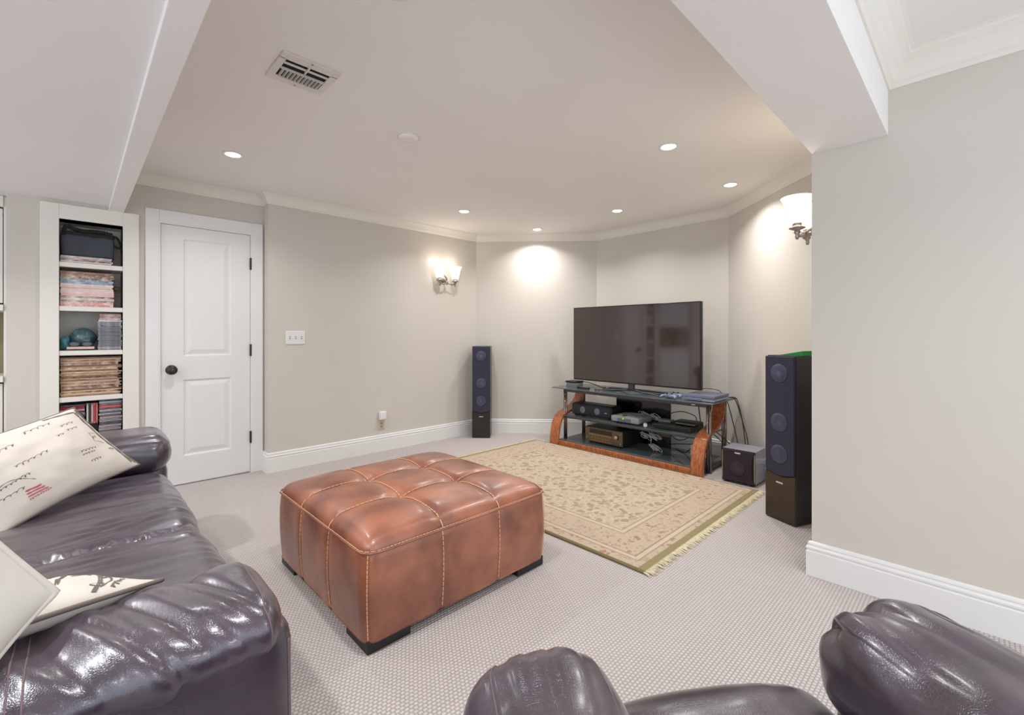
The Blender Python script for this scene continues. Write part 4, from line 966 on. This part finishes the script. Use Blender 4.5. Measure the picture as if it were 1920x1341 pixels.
for s, nm in ((-1, 1), (1, 4)):
    x0, x1 = (.235, .475) if s > 0 else (-.435, -.235)
    ab((x0, -.66, .05), (x1, .26, .5), .045, (10, 18, 12), 'arm_panel', soft(.004, nm))
    e = .03
    mb = rbox((x0-e, -.66, .43), (x1+e, .30, .66 if s > 0 else .64), (.115, .09, .1), (40, 80, 26), chair_arm(nm, 1 if s > 0 else .3)); o = mb.build('arm_pad', m_dleather, AC, True)
    X_, Y_, Z_ = mb.n; i_ = 6 if s < 0 else 35
    P = [mb.v[mb.idx[(i_, j, Z_)]] for j in range(Y_//2, Y_)]+[mb.v[mb.idx[(i_, Y_, k)]] for k in range(Z_, 3, -1)]
    MB().tube(P, .0017, 6).build('seam', m_dthread, o, True)
ab((-.46, -.86, .05), (.46, -.56, .78), .07, (18, 10, 16), 'back_frame', soft(.004, 9))
ab((-.25, -.68, .42), (.25, -.38, .84), (.1, .1, .1), (18, 14, 16), 'back_cushion', soft(.015, 6))
for x in (-.38, .38):
    for y in (-.75, .16): MB().lathe([(0, 0), (.025, 0), (.03, .06), (0, .06)], Matrix.Translation((x, y, 0)), 14).build('foot', m_black, AC, True)

# ------------------------------------------------------------------ cushions
m_linen = mat('cream_linen', srgb(216, 208, 198), .9, spec=.15, var=.04, vscale=10, bump=.35, bscale=700)
m_pipe = mat('taupe_edging', srgb(120, 108, 100), .85, var=.15)
m_ink = mat('grey_ink', srgb(112, 102, 100), .9, var=.2); m_red = mat('rose_ink', srgb(206, 110, 118), .9, var=.3, vscale=60)
def cushion(label, O, U, Vv, th, seed, border=None, cat='cushion'):
    O, U, Vv = V3(O), V3(U), V3(Vv); N = U.cross(Vv).normalized(); ctr = O+U*.5+Vv*.5
    T_ = thing('throw_cushion', label, cat, ctr, 0, 'throw cushions on the sofa')
    def S(u, v, side, lift_=0):
        a, b = 2*u-1, 2*v-1
        uu = .5+(a/2)*(1-.07*(1-b*b)*abs(a)**1.5); vv = .5+(b/2)*(1-.07*(1-a*a)*abs(b)**1.5)
        h = th/2*(max(0, 1-a*a)**.55)*(max(0, 1-b*b)**.55)
        h *= 1+.25*ns(u*3+seed, v*3, side)
        h += .006*ns(u*9+seed, v*9, side*3)*min(1, 8*min(u, 1-u, v, 1-v))
        return O+U*uu+Vv*vv+N*(side*h+lift_)-ctr
    n = 36; mb = MB(); vs = []; fs = []
    for side in (1, -1):
        o = len(vs)
        for i in range(n+1):
            for j in range(n+1): vs.append(S((1-math.cos(PI*i/n))/2, (1-math.cos(PI*j/n))/2, side))
        for i in range(n):
            for j in range(n):
                q = (o+i*(n+1)+j, o+(i+1)*(n+1)+j, o+(i+1)*(n+1)+j+1, o+i*(n+1)+j+1); fs.append(q if side > 0 else q[::-1])
    mb.add(vs, fs); o = mb.build('cover', m_linen, T_, True); cov = o
    edge = [S(i/40, 0, 1) for i in range(40)]+[S(1, i/40, 1) for i in range(40)]+[S(1-i/40, 1, 1) for i in range(40)]+[S(0, 1-i/40, 1) for i in range(40)]
    MB().tube(edge, .005, 6, True).build('edging', m_pipe if border else m_linen, T_, True)
    return cov, S
def ink(T_, S, side, strokes, w, m, name):
    """flat printed strokes following the cloth; strokes are lists of (u, v)"""
    for P in strokes:
        mb = MB(); vs = []; fs = []
        for i, (u, v) in enumerate(P):
            a = P[max(0, i-1)]; b = P[min(len(P)-1, i+1)]; dx, dy = b[0]-a[0], b[1]-a[1]; L = math.hypot(dx, dy) or 1
            ww = w*(.6+.8*abs(math.sin(i*.7)))
            for s in (-1, 1): vs.append(S(min(.99, max(.01, u-dy/L*ww*s)), min(.99, max(.01, v+dx/L*ww*s)), side, .0014*side))
        for i in range(len(P)-1): fs.append((2*i, 2*i+1, 2*i+3, 2*i+2))
        mb.add(vs, fs); mb.build(name, m, T_)
def scrawl(u, v, L, h, ang, seed, n=None):
    """illegible cursive line"""
    random.seed(seed); P = []; n = n or max(2, int(L/h*1.25))
    ph = 0; x = 0
    k = n*8
    for i in range(k):
        t = i/k; ph = t*n*2*PI
        amp = h*(.35+1.3*abs(ns(t*n*.9, seed)))
        x = t*L+.3*h*math.sin(ph+.6); y = amp*math.cos(ph)*.5+.1*h*ns(t*7, seed+3)
        P.append((u+x*math.cos(ang)-y*math.sin(ang), v+x*math.sin(ang)+y*math.cos(ang)))
    return P
# far printed cushion: O at its right corner on the seat, U towards the viewer, V up
R_, B_, T_p = V3((.225, 2.79, .555)), V3((-.19, 2.42, .463)), V3((.0, 2.93, .835))
cu, Sf = cushion('cream cushion with script and rose postmark print, leaning on the bookcase-side sofa arm', B_, R_-B_, T_p-R_, .15, 3, True)
fs_ = [scrawl(.03, .62, .1, .05, .1, 2), scrawl(.2, .72, .2, .05, .1, 3), scrawl(.26, .5, .24, .045, .12, 4), scrawl(.5, .86, .22, .05, .05, 5), scrawl(.62, .66, .07, .04, .1, 6), scrawl(.72, .78, .14, .05, .1, 7), scrawl(.72, .7, .12, .05, .05, 8),
       scrawl(.64, .38, .16, .04, .0, 9), scrawl(.64, .34, .12, .03, .0, 10), scrawl(.66, .24, .1, .03, 0, 14), scrawl(.84, .5, .06, .05, .5, 11), scrawl(.05, .34, .26, .035, .15, 12), scrawl(.05, .26, .18, .04, .05, 13), scrawl(.88, .32, .05, .05, -.7, 15)]
arc = [(.04+.26*t, .30+.09*math.sin(PI*t)) for t in [i/20 for i in range(21)]]
star = [(.885+.05*(1+.4*(k % 2))*math.cos(k*.7)*.8, .5+.07*(1+.4*(k % 2))*math.sin(k*.7)) for k in range(8)]
ink(cu, Sf, 1, fs_+[arc, star], .0017, m_ink, 'script_line')
frame_ = [[(.955-.02*math.sin(PI*t), .06+.86*t) for t in [i/30 for i in range(31)]], [(.985, .04+.92*t) for t in [i/30 for i in range(31)]], [(.955-.25*t, .93+.03*t) for t in [i/12 for i in range(13)]]]
ink(cu, Sf, 1, frame_, .009, m_pipe, 'border_line')
ink(cu, Sf, 1, [scrawl(.2+.004*k, .14+.03*k, .15-.02*k, .022, .08-.05*k, 20+k, 9+2*k) for k in range(4)], .0022, m_red, 'postmark_line')
# flat-lying printed cushion between seat and near arm
cu, Sn = cushion('cream cushion with an arched print lying against the sofa arm opposite the bookcase end', V3((-.14, 1.155, .668)), V3((.292, .205, -.08)), V3((-.22, .29, -.055)), .10, 8, True)
def smooth2(P, n=30): return [(p.x, p.y) for p in bez([(u, v, 0) for u, v in P], n)]
arc = smooth2([(.57, .24), (.68, .37), (.79, .43), (.85, .37), (.83, .27), (.74, .14), (.63, .03)])
loop = smooth2([(.68, .06), (.72, .1), (.70, .15), (.66, .12), (.70, .07), (.80, .14), (.84, .2), (.82, .23), (.79, .2), (.84, .21), (.88, .25), (.9, .29)])
ink(cu, Sn, 1, [arc, [(u-.012, v+.004) for u, v in arc], loop, scrawl(.72, .35, .1, .035, -.9, 35, 5), scrawl(.72, .03, .2, .045, .6, 33, 5)], .0045, m_ink, 'script_line')
# big plain cushion back close to the viewer
cu, Sb = cushion('plain cream back of a cushion propped on the sofa arm opposite the bookcase', V3((-.02, 1.06, .75)), V3((-.14, .0, -.217)), V3((-.22, .05, .36)), .13, 12)
